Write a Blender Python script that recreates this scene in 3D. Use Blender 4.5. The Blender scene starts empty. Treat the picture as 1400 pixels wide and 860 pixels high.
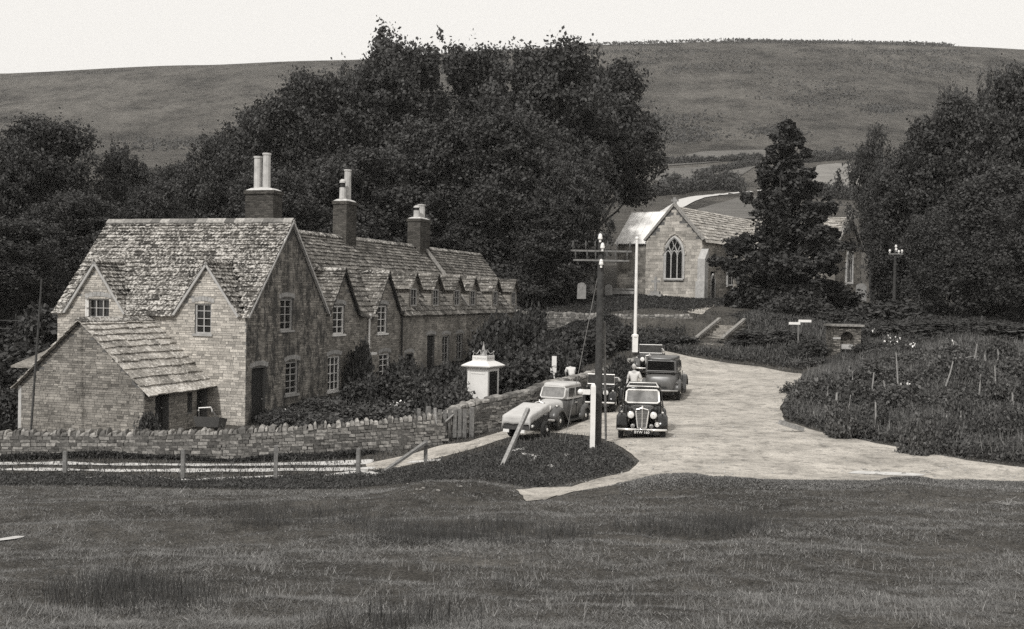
import bpy, math, random
import numpy as np
from mathutils import Vector, Matrix
R = math.radians
random.seed(7)
SC = bpy.context.scene
COL = SC.collection

# ------------------------------------------------------------------ camera, sky, sun, exposure
EYE = 4.25
F = 1500.0                      # focal length in pixels of the 1400 px wide photograph
PITCH, ROLL = R(0.955), R(1.0)
cam_d = bpy.data.cameras.new("camera")
cam = bpy.data.objects.new("camera", cam_d)
COL.objects.link(cam)
cam_d.sensor_width = 36
cam_d.lens = 36 * F / 1400
cam_d.clip_start, cam_d.clip_end = 0.1, 6000
CAMROT = Matrix.Rotation(math.pi / 2 - PITCH, 3, 'X') @ Matrix.Rotation(ROLL, 3, 'Z')
cam.matrix_world = Matrix.Translation((0, 0, EYE)) @ CAMROT.to_4x4()
SC.camera = cam

SUN_EL = R(45)
sun_dir = Vector((math.cos(SUN_EL) * -0.475, math.cos(SUN_EL) * -0.880, math.sin(SUN_EL)))
world = bpy.data.worlds.new("World")
SC.world = world
world.use_nodes = True
wn = world.node_tree.nodes
wl = world.node_tree.links
wn.clear()
w_out = wn.new("ShaderNodeOutputWorld")
w_bg = wn.new("ShaderNodeBackground")
w_sky = wn.new("ShaderNodeTexSky")
w_sky.sky_type = 'NISHITA'
w_sky.sun_disc = False
w_sky.sun_elevation = SUN_EL
w_sky.sun_rotation = math.atan2(sun_dir.x, sun_dir.y)
w_sky.air_density = 1.0
w_sky.dust_density = 3.0
w_bw = wn.new("ShaderNodeRGBToBW")
w_mix = wn.new("ShaderNodeMix")
w_mix.data_type = 'RGBA'
w_mix.inputs[0].default_value = 0.75
w_tint = wn.new("ShaderNodeMix")
w_tint.data_type = 'RGBA'
w_tint.blend_type = 'MULTIPLY'
w_tint.inputs[0].default_value = 1.0
w_tint.inputs[7].default_value = (1.0, 0.975, 0.935, 1)
wl.new(w_sky.outputs[0], w_bw.inputs[0])
wl.new(w_bw.outputs[0], w_mix.inputs[6])
w_mix.inputs[7].default_value = (11.8, 11.8, 11.8, 1)     # even veil of bright cloud
wl.new(w_mix.outputs[2], w_tint.inputs[6])
wl.new(w_tint.outputs[2], w_bg.inputs[0])
w_bg.inputs[1].default_value = 0.1
wl.new(w_bg.outputs[0], w_out.inputs[0])

sd = bpy.data.lights.new("sun", 'SUN')
sd.energy = 3.0
sd.angle = R(3.0)
sd.color = (1.0, 0.985, 0.955)
sun = bpy.data.objects.new("sun", sd)
COL.objects.link(sun)
sun.rotation_euler = sun_dir.to_track_quat('Z', 'Y').to_euler()
sun.location = (0, -20, 60)
SC.view_settings.view_transform = 'Standard'
SC.view_settings.look = 'None'
SC.view_settings.exposure = 0.0
SC.view_settings.gamma = 1.0
SC.view_settings.use_curve_mapping = False
SC.cycles.use_denoising = False
SC.cycles.max_bounces = 5
SC.cycles.diffuse_bounces = 3
SC.cycles.transparent_max_bounces = 4

# ------------------------------------------------------------------ helpers
def ray(px, py):
    v = CAMROT @ Vector(((px - 700) / F, (430 - py) / F, -1))
    return v
def at(px, py, Y):
    """world point seen at a photo pixel at ground distance Y"""
    v = ray(px, py)
    k = Y / v.y
    return (v.x * k, Y, EYE + v.z * k)
def proj(p):
    v = CAMROT.transposed() @ (Vector(p) - Vector((0, 0, EYE)))
    return (700 + F * v.x / -v.z, 430 - F * v.y / -v.z)

def tag(o, label=None, cat=None, group=None, kind=None):
    if label: o["label"] = label
    if cat: o["category"] = cat
    if group: o["group"] = group
    if kind: o["kind"] = kind
    return o
def empty(name, loc, rz=0, label=None, cat=None, group=None):
    o = bpy.data.objects.new(name, None)
    COL.objects.link(o)
    o.location = loc
    o.rotation_euler = (0, 0, rz)
    o.empty_display_size = 0.3
    return tag(o, label, cat, group)
def copy_tree(o, parent=None):
    c = o.copy()
    COL.objects.link(c)
    c.parent = parent
    for ch in list(o.children):
        if ch != c:
            copy_tree(ch, c)
    return c

class MB:
    """collects faces; build() links them as one mesh object with metric box UVs and a per-face tone"""
    def __init__(self):
        self.v, self.f, self.t, self.m = [], [], [], []
    def face(self, pts, tone=0.5, mat=0):
        n = len(self.v)
        self.v.extend([tuple(p) for p in pts])
        self.f.append(tuple(range(n, n + len(pts))))
        self.t.append(tone); self.m.append(mat)
    def mesh(self, vs, fs, tone=0.5, mat=0):
        n = len(self.v)
        self.v.extend([tuple(p) for p in vs])
        for f in fs:
            self.f.append(tuple(n + i for i in f)); self.t.append(tone); self.m.append(mat)
    def box(self, a, b, tone=0.5, mat=0, jit=0, M=None):
        x0, y0, z0 = a; x1, y1, z1 = b
        vs = [(x0,y0,z0),(x1,y0,z0),(x1,y1,z0),(x0,y1,z0),(x0,y0,z1),(x1,y0,z1),(x1,y1,z1),(x0,y1,z1)]
        if jit: vs = [tuple(c + random.uniform(-jit, jit) for c in p) for p in vs]
        if M is not None: vs = [tuple(M @ Vector(p)) for p in vs]
        self.mesh(vs, [(0,3,2,1),(4,5,6,7),(0,1,5,4),(1,2,6,5),(2,3,7,6),(3,0,4,7)], tone, mat)
    def tube(self, pts, rad, n=8, cap=True, tone=0.5, mat=0, closed=False):
        pts = [Vector(p) for p in pts]
        rads = rad if isinstance(rad, (list, tuple)) else [rad] * len(pts)
        rings = []
        L = len(pts)
        for i, p in enumerate(pts):
            a = pts[(i - 1) % L] if (closed or i > 0) else p
            b = pts[(i + 1) % L] if (closed or i < L - 1) else p
            d = (b - a).normalized()
            u = d.cross(Vector((0, 0, 1)))
            if u.length < 0.05: u = d.cross(Vector((1, 0, 0)))
            u.normalize(); w = d.cross(u)
            rings.append([p + (u * math.cos(k * 2 * math.pi / n) + w * math.sin(k * 2 * math.pi / n)) * rads[i] for k in range(n)])
        self.loft(rings, cap=cap and not closed, tone=tone, mat=mat, loop=closed)
    def loft(self, rings, cap=True, tone=0.5, mat=0, loop=False, open_ring=False):
        n = len(rings[0]); vs = [p for r in rings for p in r]; fs = []
        for i in range(len(rings) - (0 if loop else 1)):
            j = (i + 1) % len(rings)
            for k in range(n - (1 if open_ring else 0)):
                l = (k + 1) % n
                fs.append((i*n+k, i*n+l, j*n+l, j*n+k))
        if cap:
            fs.append(tuple(range(n))[::-1]); b = (len(rings)-1)*n; fs.append(tuple(range(b, b+n)))
        self.mesh(vs, fs, tone, mat)
    def lathe(self, prof, n=16, M=None, tone=0.5, mat=0, cap=True):
        rings = []
        for r, h in prof:
            ring = [Vector((r*math.cos(k*2*math.pi/n), r*math.sin(k*2*math.pi/n), h)) for k in range(n)]
            if M is not None: ring = [M @ p for p in ring]
            rings.append(ring)
        self.loft(rings, cap=cap, tone=tone, mat=mat)
    def ball(self, c, r, n=10, m=6, tone=0.5, mat=0, sq=(1,1,1)):
        self.lathe([(max(0.001, math.sin(i*math.pi/m))*r, -math.cos(i*math.pi/m)*r) for i in range(m+1)], n,
                   Matrix.Translation(c) @ Matrix.Diagonal((*sq, 1)), tone, mat, cap=False)
    def build(self, name, mats, parent=None, smooth=False, off=(0,0,0)):
        me = bpy.data.meshes.new(name)
        if off != (0,0,0):
            self.v = [(p[0]-off[0], p[1]-off[1], p[2]-off[2]) for p in self.v]
        me.from_pydata(self.v, [], self.f)
        finish(me, mats, np.array(self.t, dtype=np.float32), self.m, smooth)
        o = bpy.data.objects.new(name, me)
        COL.objects.link(o)
        o.parent = parent
        return o

def finish(me, mats, tones, midx=None, smooth=False, uv=True):
    for m in (mats if isinstance(mats, (list, tuple)) else [mats]): me.materials.append(m)
    a = me.attributes.new("tone", 'FLOAT', 'FACE')
    a.data.foreach_set("value", tones)
    if midx is not None and any(midx): me.polygons.foreach_set("material_index", np.array(midx, dtype=np.int32))
    if smooth: me.polygons.foreach_set("use_smooth", np.ones(len(me.polygons), dtype=bool))
    if uv:
        np_ = len(me.polygons); nl = len(me.loops)
        nrm = np.empty(np_*3, np.float32); me.polygons.foreach_get("normal", nrm); nrm = nrm.reshape(-1, 3)
        tot = np.empty(np_, np.int32); me.polygons.foreach_get("loop_total", tot)
        vi = np.empty(nl, np.int32); me.loops.foreach_get("vertex_index", vi)
        co = np.empty(len(me.vertices)*3, np.float32); me.vertices.foreach_get("co", co); co = co.reshape(-1, 3)[vi]
        n = np.repeat(nrm, tot, axis=0)
        h = np.stack([-n[:,1], n[:,0]], 1); l = np.linalg.norm(h, axis=1, keepdims=True)
        flat = (l[:,0] < 0.5)
        h = h/np.maximum(l, 1e-6)
        u = np.where(flat, co[:,0], (co[:,:2]*h).sum(1)); v = np.where(flat, co[:,1], co[:,2])
        lay = me.uv_layers.new(name="uv")
        lay.data.foreach_set("uv", np.stack([u, v], 1).astype(np.float32).ravel())

# ------------------------------------------------------------------ materials
def g(v): return (v, v*0.978, v*0.945, 1)
class NT:
    def __init__(s, name):
        s.m = bpy.data.materials.new(name); s.m.use_nodes = True
        s.n = s.m.node_tree.nodes; s.l = s.m.node_tree.links
        s.b = s.n["Principled BSDF"]; s.out = s.n["Material Output"]
    def new(s, t, **k):
        x = s.n.new(t)
        for a, b in k.items(): setattr(x, a, b)
        return x
    def link(s, a, b): s.l.new(a, b)
    def noise(s, vec, scale, detail=4, rough=0.6):
        x = s.new("ShaderNodeTexNoise"); x.inputs["Scale"].default_value = scale
        x.inputs["Detail"].default_value = detail; x.inputs["Roughness"].default_value = rough
        if vec is not None: s.link(vec, x.inputs["Vector"])
        return x.outputs["Fac"]
    def math(s, op, a, b=0.0, clamp=False):
        x = s.new("ShaderNodeMath", operation=op); x.use_clamp = clamp
        for i, q in enumerate((a, b)):
            if isinstance(q, (int, float)): x.inputs[i].default_value = q
            else: s.link(q, x.inputs[i])
        return x.outputs[0]
    def ramp(s, fac, stops):
        x = s.new("ShaderNodeValToRGB")
        e = x.color_ramp.elements
        while len(e) < len(stops): e.new(0.5)
        for i, (p, v) in enumerate(stops): e[i].position = p; e[i].color = g(v)
        s.link(fac, x.inputs[0]); return x.outputs[0]
    def mul(s, col, fac):
        x = s.new("ShaderNodeMix", data_type='RGBA', blend_type='MULTIPLY'); x.inputs[0].default_value = 1
        s.link(col, x.inputs[6]); s.link(fac, x.inputs[7]); return x.outputs[2]
    def mix(s, fac, a, b):
        x = s.new("ShaderNodeMix", data_type='RGBA')
        if isinstance(fac, (int, float)): x.inputs[0].default_value = fac
        else: s.link(fac, x.inputs[0])
        for i, q in ((6, a), (7, b)):
            if isinstance(q, tuple): x.inputs[i].default_value = q
            else: s.link(q, x.inputs[i])
        return x.outputs[2]
    def bump(s, h, dist, strength=0.6):
        x = s.new("ShaderNodeBump"); x.inputs["Distance"].default_value = dist; x.inputs["Strength"].default_value = strength
        s.link(h, x.inputs["Height"]); s.link(x.outputs[0], s.b.inputs["Normal"])
    def base(s, c, rough=0.8, spec=0.3):
        if isinstance(c, tuple): s.b.inputs["Base Color"].default_value = c
        else: s.link(c, s.b.inputs["Base Color"])
        s.b.inputs["Roughness"].default_value = rough
        s.b.inputs["Specular IOR Level"].default_value = spec
        return s.m
    def obj(s): return s.new("ShaderNodeTexCoord").outputs["Object"]
    def uv(s): return s.new("ShaderNodeTexCoord").outputs["UV"]
    def pos(s): return s.new("ShaderNodeNewGeometry").outputs["Position"]
    def tone(s): return s.new("ShaderNodeAttribute", attribute_name="tone").outputs["Fac"]

def m_plain(name, v, rough=0.7, spec=0.3, amp=0.25, scale=6, bump=0.0, metal=0):
    s = NT(name)
    n = s.noise(s.obj(), scale, 5)
    c = s.ramp(n, [(0.25, v*(1-amp)), (0.75, v*(1+amp))])
    s.base(c, rough, spec)
    s.b.inputs["Metallic"].default_value = metal
    if bump: s.bump(n, bump)
    return s.m
def m_tone(name, lo, hi, rough=0.8, amp=0.3, scale=5):
    s = NT(name)
    c = s.ramp(s.tone(), [(0, lo), (1, hi)])
    n = s.ramp(s.noise(s.obj(), scale, 5), [(0.3, 1-amp), (0.7, 1+amp)])
    return s.base(s.mul(c, n), rough)
def m_stone(name, v, bw=0.36, bh=0.135, contrast=0.35, mortar=0.55, stain=0.35, bump=0.03, warp=0.05, ivy=0.0):
    s = NT(name)
    uv = s.uv()
    nz = s.new("ShaderNodeTexNoise"); nz.inputs["Scale"].default_value = 2.2; nz.inputs["Detail"].default_value = 3
    s.link(uv, nz.inputs["Vector"])
    vm = s.new("ShaderNodeVectorMath", operation='SCALE'); s.link(nz.outputs["Color"], vm.inputs[0]); vm.inputs["Scale"].default_value = warp*2
    va = s.new("ShaderNodeVectorMath", operation='ADD'); s.link(uv, va.inputs[0]); s.link(vm.outputs[0], va.inputs[1])
    b = s.new("ShaderNodeTexBrick"); s.link(va.outputs[0], b.inputs["Vector"])
    b.inputs["Scale"].default_value = 1; b.inputs["Brick Width"].default_value = bw; b.inputs["Row Height"].default_value = bh
    b.inputs["Mortar Size"].default_value = 0.013; b.inputs["Mortar Smooth"].default_value = 0.3; b.inputs["Bias"].default_value = 0
    b.offset = 0.43; b.squash = 1.5; b.squash_frequency = 3
    b.inputs["Color1"].default_value = g(v*(1-contrast)); b.inputs["Color2"].default_value = g(v*(1+contrast)); b.inputs["Mortar"].default_value = g(v*mortar)
    fine = s.noise(s.obj(), 14, 6, 0.7)
    big = s.noise(s.obj(), 0.7, 4, 0.6)
    c = s.mul(b.outputs["Color"], s.ramp(fine, [(0.25, 0.62), (0.75, 1.35)]))
    c = s.mul(c, s.ramp(big, [(0.3, 1-stain), (0.7, 1+stain*0.6)]))
    if ivy:
        st = s.new("ShaderNodeMapping"); st.inputs["Scale"].default_value = (1, 1, 0.35); s.link(s.obj(), st.inputs[0])
        iv = s.noise(st.outputs[0], 2.4, 7, 0.72)
        c = s.mix(s.ramp(iv, [(0.47, 0), (0.56, ivy)]), c, g(0.05))
    s.base(c, 0.9, 0.15)
    h = s.math('ADD', b.outputs["Fac"], s.math('MULTIPLY', fine, -0.6))
    h = s.math('MULTIPLY', h, -1.0)
    s.bump(h, bump, 0.9)
    return s.m
def m_blocks(name, lo, hi, stain=0.35, ivy=0.0, mossy=0.0):
    s = NT(name)
    c = s.ramp(s.tone(), [(0, lo), (1, hi)])
    fine = s.noise(s.obj(), 16, 6, 0.72)
    c = s.mul(c, s.ramp(fine, [(0.25, 0.62), (0.75, 1.35)]))
    c = s.mul(c, s.ramp(s.noise(s.obj(), 0.8, 5, 0.65), [(0.3, 1-stain), (0.7, 1+stain*0.5)]))
    if ivy:
        st = s.new("ShaderNodeMapping"); st.inputs["Scale"].default_value = (1, 1, 0.45); s.link(s.obj(), st.inputs[0])
        iv = s.noise(st.outputs[0], 2.2, 9, 0.78)
        c = s.mix(s.ramp(iv, [(0.46, 0), (0.55, ivy)]), c, g(0.05))
    s.base(c, 0.92, 0.12); s.bump(fine, 0.02, 0.8)
    return s.m
def m_tiles(name, lo, hi, lichen=0.5, spot=0.62):
    s = NT(name)
    c = s.ramp(s.tone(), [(0, lo), (1, hi)])
    c = s.mul(c, s.ramp(s.noise(s.obj(), 1.1, 5), [(0.3, 0.6), (0.7, 1.35)]))
    li = s.noise(s.obj(), 9.5, 6, 0.68)
    li2 = s.math('ADD', li, s.math('MULTIPLY', s.tone(), 0.10))
    c = s.mix(s.ramp(li2, [(spot-0.02, 0), (spot+0.03, 0.95)]), c, g(lichen))
    dk = s.noise(s.obj(), 10, 4)
    c = s.mul(c, s.ramp(dk, [(0.35, 0.5), (0.5, 1.05)]))
    s.base(c, 0.9, 0.2); s.bump(s.noise(s.obj(), 25, 4), 0.012)
    return s.m
def m_leaf(name, lo, hi, trans=0.15):
    s = NT(name)
    c = s.ramp(s.tone(), [(0, lo), (1, hi)])
    s.base(c, 0.65, 0.25)
    t = s.new("ShaderNodeBsdfTranslucent"); s.link(c, t.inputs[0])
    mx = s.new("ShaderNodeMixShader"); mx.inputs[0].default_value = trans
    s.link(s.b.outputs[0], mx.inputs[1]); s.link(t.outputs[0], mx.inputs[2]); s.link(mx.outputs[0], s.out.inputs[0])
    return s.m

M = {}
M['limestone'] = m_stone("pale_limestone", 0.42, bh=0.115, contrast=0.38, mortar=0.55, stain=0.3, warp=0.09)
M['limestone_dark'] = m_stone("weathered_limestone", 0.25, bw=0.27, bh=0.10, contrast=0.35, mortar=0.75, stain=0.45, warp=0.10)
M['ivy_stone'] = m_stone("ivy_stained_limestone", 0.25, bw=0.28, bh=0.11, contrast=0.4, mortar=0.7, stain=0.5, warp=0.09, ivy=0.9)
M['lichen_stone'] = m_stone("lichened_limestone", 0.33, bw=0.3, bh=0.14, contrast=0.25, mortar=0.85, stain=0.7)
M['rubble'] = m_stone("dry_stone", 0.17, bw=0.22, bh=0.085, contrast=0.7, mortar=0.35, stain=0.5, warp=0.12, bump=0.05)
M['ashlar'] = m_stone("church_ashlar", 0.42, bw=0.5, bh=0.26, contrast=0.3, mortar=0.55, stain=0.35)
M['b_pale'] = m_blocks("pale_limestone_blocks", 0.26, 0.60, 0.28)
M['b_mid'] = m_blocks("weathered_limestone_blocks", 0.14, 0.36, 0.4)
M['b_ivy'] = m_blocks("ivy_marked_limestone_blocks", 0.15, 0.38, 0.4, ivy=0.9)
M['b_lichen'] = m_blocks("lichened_limestone_blocks", 0.22, 0.42, 0.65)
M['b_ashlar'] = m_blocks("church_ashlar_blocks", 0.28, 0.60, 0.35)
M['j_pale'] = m_plain("pale_mortar_joint", 0.20, 0.95, amp=0.3); M['j_dark'] = m_plain("dark_mortar_joint", 0.12, 0.95, amp=0.35)
M['brick'] = m_stone("dark_chimney_brick", 0.085, bw=0.22, bh=0.075, contrast=0.4, mortar=0.8, stain=0.4)
M['dressed'] = m_plain("dressed_stone", 0.42, 0.85, amp=0.3, scale=4, bump=0.01)
M['lintel'] = m_plain("worn_lintel_stone", 0.30, 0.9, amp=0.35, scale=5, bump=0.01)
M['pebble'] = m_plain("chalk_pebbles", 0.33, 0.95, amp=0.4, scale=2)
M['coping'] = m_tone("coping_stone", 0.09, 0.31, amp=0.45, scale=9)
M['wallstone'] = m_tone("rough_wall_stone", 0.07, 0.26, amp=0.5, scale=11)
M['tiles'] = m_tiles("lichened_stone_tiles", 0.045, 0.15, 0.48, 0.58)
M['tiles_dark'] = m_tiles("worn_stone_tiles", 0.055, 0.18, 0.38, 0.62)
M['tiles_pale'] = m_tiles("pale_stone_tiles", 0.20, 0.40, 0.6, 0.60)
M['lead'] = m_plain("sky_sheen_lead_sheet", 0.85, 0.35, 0.5, amp=0.05, scale=2)  # near-white base colour carries the sky's reflection on the lead
M['mortar'] = m_plain("lime_mortar", 0.45, 0.9, amp=0.35, scale=5)
M['white'] = m_plain("white_paint", 0.72, 0.5, amp=0.12, scale=4)
M['cream'] = m_plain("cream_concrete", 0.64, 0.6, amp=0.09, scale=3)
M['greypaint'] = m_plain("grey_paint", 0.36, 0.6, amp=0.15)
M['dark'] = m_plain("dark_paint", 0.025, 0.6, amp=0.3)
M['glass'] = m_plain("window_glass", 0.015, 0.12, 0.5, amp=0.3, scale=2)
M['wood'] = m_plain("weathered_wood", 0.16, 0.85, amp=0.5, scale=12, bump=0.01)
M['wood_pale'] = m_plain("bleached_wood", 0.25, 0.85, amp=0.4, scale=12, bump=0.01)
M['wood_dark'] = m_plain("tarred_wood", 0.045, 0.8, amp=0.5, scale=8, bump=0.01)
M['pot'] = m_plain("buff_clay", 0.42, 0.8, amp=0.3, scale=3)
M['soot'] = m_plain("sooty_clay", 0.03, 0.8)
M['bark'] = m_plain("tree_bark", 0.07, 0.9, amp=0.4, scale=5, bump=0.03)
M['leaf'] = m_leaf("elm_leaves", 0.028, 0.085)
M['leaf_dark'] = m_leaf("yew_leaves", 0.022, 0.075, 0.1)
M['leaf_mid'] = m_leaf("shrub_leaves", 0.03, 0.11)
M['leaf_far'] = m_leaf("hedge_leaves", 0.04, 0.08)
M['petal'] = m_plain("white_petals", 0.8, 0.6, amp=0.05)
M['chrome'] = m_plain("chrome_plate", 0.85, 0.18, 0.5, amp=0.03, metal=0.55)
M['black_car'] = m_plain("black_coach_paint", 0.012, 0.18, 0.5, amp=0.1, scale=1)
M['grey_car'] = m_plain("grey_coach_paint", 0.095, 0.35, 0.5, amp=0.12, scale=3)
M['dull_car'] = m_plain("dusty_dark_paint", 0.07, 0.35, 0.5, amp=0.2, scale=3)
M['sky_sheen_car'] = m_plain("sky_sheen_coach_paint", 0.45, 0.4, 0.5, amp=0.08, scale=2)  # sky reflection put into the colour of the saloon's roof and bonnet
M['carglass'] = m_plain("car_glass", 0.05, 0.1, 0.6, amp=0.5, scale=5)
M['screen'] = m_plain("windscreen_glass", 0.17, 0.15, 0.6, amp=0.5, scale=5)
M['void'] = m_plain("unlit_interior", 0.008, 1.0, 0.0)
M['tyre'] = m_plain("tyre_rubber", 0.02, 0.85, amp=0.3)
M['canvas'] = m_plain("pale_canvas", 0.46, 0.85, amp=0.14, scale=3, bump=0.02)
M['steel'] = m_plain("dull_steel", 0.3, 0.5, 0.5, amp=0.3, metal=0.3)
M['skin'] = m_plain("skin", 0.42, 0.6, amp=0.05)
M['hair'] = m_plain("dark_hair", 0.04, 0.7)
M['shirt'] = m_plain("pale_shirt", 0.55, 0.85, amp=0.1)
M['trousers'] = m_plain("dark_trousers", 0.05, 0.85)
M['tombstone'] = m_plain("tombstone", 0.26, 0.9, amp=0.35, scale=3, bump=0.02)

def m_ground():
    s = NT("meadow_grass")
    p = s.pos()
    a = s.noise(p, 0.35, 6, 0.65); b = s.noise(p, 3.5, 6, 0.7); c_ = s.noise(p, 22, 5, 0.7)
    c = s.ramp(a, [(0.3, 0.04), (0.55, 0.075), (0.75, 0.12)])
    c = s.mul(c, s.ramp(b, [(0.3, 0.6), (0.7, 1.4)]))
    c = s.mul(c, s.ramp(c_, [(0.32, 0.4), (0.68, 1.7)]))
    s.base(c, 0.95, 0.1)
    s.bump(s.math('ADD', c_, s.math('MULTIPLY', b, 2.0)), 0.06, 0.9)
    return s.m
def m_hill():
    s = NT("downland_turf")
    p = s.pos()
    mp = s.new("ShaderNodeMapping"); mp.inputs["Scale"].default_value = (1.0, 0.6, 1.2); s.link(p, mp.inputs[0])
    a = s.noise(mp.outputs[0], 0.006, 7, 0.62); b = s.noise(mp.outputs[0], 0.035, 8, 0.75); c_ = s.noise(p, 0.25, 7, 0.8)
    c = s.ramp(a, [(0.32, 0.058), (0.5, 0.088), (0.68, 0.125)])
    c = s.mul(c, s.ramp(b, [(0.38, 0.36), (0.5, 1.0), (0.68, 1.55)]))
    c = s.mul(c, s.ramp(c_, [(0.3, 0.5), (0.7, 1.5)]))
    s.base(c, 0.95, 0.1)
    s.bump(s.math('ADD', c_, s.math('MULTIPLY', b, 3)), 3.0, 0.9)
    return s.m
def m_road():
    s = NT("chalk_gravel")
    p = s.pos()
    mp = s.new("ShaderNodeMapping"); mp.inputs["Scale"].default_value = (0.8, 0.8, 1); mp.inputs["Rotation"].default_value = (0, 0, 0.35); s.link(p, mp.inputs[0])
    a = s.noise(mp.outputs[0], 0.8, 7, 0.68); b = s.noise(p, 16, 6, 0.8); c_ = s.noise(mp.outputs[0], 3.4, 6, 0.75)
    c = s.ramp(a, [(0.3, 0.24), (0.5, 0.40), (0.7, 0.54)])
    c = s.mul(c, s.ramp(b, [(0.3, 0.55), (0.7, 1.38)]))
    c = s.mul(c, s.ramp(c_, [(0.35, 0.5), (0.5, 1.0)]))
    s.base(c, 0.95, 0.1)
    s.bump(s.math('ADD', b, a), 0.03, 0.7)
    return s.m
def m_chalk():
    s = NT("worn_chalk")
    p = s.pos()
    b = s.noise(p, 5, 6, 0.75)
    s.base(s.ramp(b, [(0.3, 0.32), (0.6, 0.56)]), 0.95, 0.1); s.bump(b, 0.03, 0.7)
    return s.m
def m_field(name, v, stripes=0.0, ang=0.0):
    s = NT(name)
    p = s.pos()
    mp = s.new("ShaderNodeMapping"); mp.inputs["Rotation"].default_value = (0, 0, ang); s.link(p, mp.inputs[0])
    w = s.new("ShaderNodeTexWave"); w.inputs["Scale"].default_value = 0.06; w.inputs["Distortion"].default_value = 1.5; w.bands_direction = 'Y'
    s.link(mp.outputs[0], w.inputs[0])
    c = s.ramp(w.outputs["Fac"], [(0.2, v*(1-stripes)), (0.8, v*(1+stripes))])
    c = s.mul(c, s.ramp(s.noise(p, 0.12, 6, 0.7), [(0.3, 0.8), (0.7, 1.2)]))
    s.base(c, 0.95, 0.1)
    return s.m
M['ground'] = m_ground(); M['hill'] = m_hill(); M['road'] = m_road(); M['chalk'] = m_chalk()
M['stubble'] = m_field("stubble", 0.18, 0.16); M['pasture'] = m_field("pasture", 0.11, 0.06)
# ------------------------------------------------------------------ terrain height
CT = []
def cp(*a): CT.append(at(*a))
def cw(*a): CT.append(a)
for px in (-150, 0, 350, 700, 1050, 1400, 1550):
    cp(px, 860, 8.6 if 300 < px < 1100 else 8.9)
    cp(px, 800, 12)
    cp(px, 742 + (8 if px < 100 else 0), 16)
    cw((px-700)/F*4, 4, 2.25)
for a in [(700,702,20),(1000,700,20),(1400,690,20),(-100,716,20),(200,716,20),(450,708,20),
          (850,668,23),(1000,662,23.4),(1200,662,23.6),(1400,662,23.6),(1550,664,23.6),
          (620,664,24.5),(550,674,25),(480,680,26),(300,676,28),(100,674,28),(-100,676,28),
          (0,664,31),(250,667,31),(400,665,31),(520,660,31),
          (740,684,25),(760,690,23.5),(700,662,28),(640,655,29),(780,640,29),
          (0,640,34.5),(250,640,34.2),(400,641,34),(520,636,34.5),(560,628,35),(650,603,36.6),(700,592,37.4),(-120,640,35),
          (-120,630,36.3),(0,629,36.3),(300,629,36.3),(480,620,36.6),(603,607,37),
          (690,632,31.5),(815,607,31.5),(760,606,33.5),(875,634,28),(850,655,26.5),(810,657,26.5)]:
    cp(*a)
for a in [(4, 25.6, -.02),(8,25.6,0),(12,25.8,.0),(18,26,.1),(3.9,33.5,0),(4.9,30,0),(9,30,.05),(1.75,37.5,-.38),(0.2,38.4,-.5),(4.5,40,.0),(6.2,44,.12),(8,38,.1),(12,34,.15),
          (5.0,50,.35),(7,54,.6),(11,50,.45)]:
    cw(*a)
def row(t, s, z=0.0):            # frame of the cottage row: t outwards, s along the row
    d = Vector((.31, .95)).normalized(); n = Vector((d.y, -d.x))
    p = Vector((-10.07, 41.6)) + d*s + n*t
    return (p.x, p.y, z)
for t, s, z in [(-9,-5,-1.05),(-4,-4,-1.0),(0,-3,-.95),(0,0,-.85),(0,3,-.75),(0,8,-.5),(0,14,-.2),(0,20,.05),(0,28,.35),(0,36,.7),(-7,4,-.7),(-7,14,0),(-7,30,1.0),(-9,0,-.9),
                (3,3,-.8),(5,9,-.4),(8,14,.0),(9,22,.5),(7,30,.9)]:
    cw(*row(t, s, z))
for a in [(945,489,63),(900,490,61),(1095,512,57),(1040,503,59),(1072,576,38),(1110,590,35),(1200,608,31.5),(1320,630,28.3),(1420,642,27),
          (1130,560,41),(1250,560,40),(1400,570,38),(1200,520,46),(1300,500,48),(1400,500,48),(1155,478,60),(1090,478,63),(1300,450,62),(1450,455,60),
          (970,478,65),(1000,447,69.5),(880,470,62),(850,448,69),(900,447,69.5),(940,447,69.5),(880,429,71.5),(930,428,71.5),(800,440,70),(850,410,84),(920,409,93),(1000,412,92),(1050,414,92),(1160,420,100),(1100,440,76),
          (760,415,84),(700,412,88),(1230,432,78),(1350,425,84),(1500,420,90),
          (0,470,62),(-100,480,60),(60,450,66),(0,420,84),(200,410,92),(450,405,100),(600,402,105),(-150,420,90),(-150,520,48),(20,520,50)]:
    cp(*a)
for X, z in [(-60,6),(-30,7.5),(0,8.5),(20,9),(45,9),(75,9)]:
    cw(X, 128, z)
CT = np.array(CT); CT = CT[np.lexsort((CT[:,0], CT[:,1]))]
_P = CT[:, :2].copy()
def _U(r2): return 0.5*r2*np.log(np.maximum(r2, 1e-9))
_n = len(_P)
_d2 = ((_P[:, None] - _P[None])**2).sum(-1)
_A = np.zeros((_n+3, _n+3)); _A[:_n, :_n] = _U(_d2) + np.eye(_n)*6.0
_A[:_n, _n] = 1; _A[:_n, _n+1:] = _P; _A[_n, :_n] = 1; _A[_n+1:, :_n] = _P.T
_W = np.linalg.solve(_A, np.concatenate([CT[:, 2], [0, 0, 0]]))
_SY = np.array([100, 150, 180, 250, 330, 400, 460, 520, 590, 650, 720, 780, 840, 900, 960, 1060, 1300, 2500.])
_SZ = np.array([6.5, 9.5, 13.5, 23, 35, 47, 59, 75, 95, 118, 146, 171, 196, 216, 222, 220, 200, 120.])
def _wave(x, y, seed, f, n=6):
    r = np.random.RandomState(seed); z = 0
    for i in range(n):
        a = r.rand()*6.28; k = f*(0.6 + r.rand()*1.2)
        z = z + np.sin((x*math.cos(a) + y*math.sin(a))*k + r.rand()*6.28)
    return z/n
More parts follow.
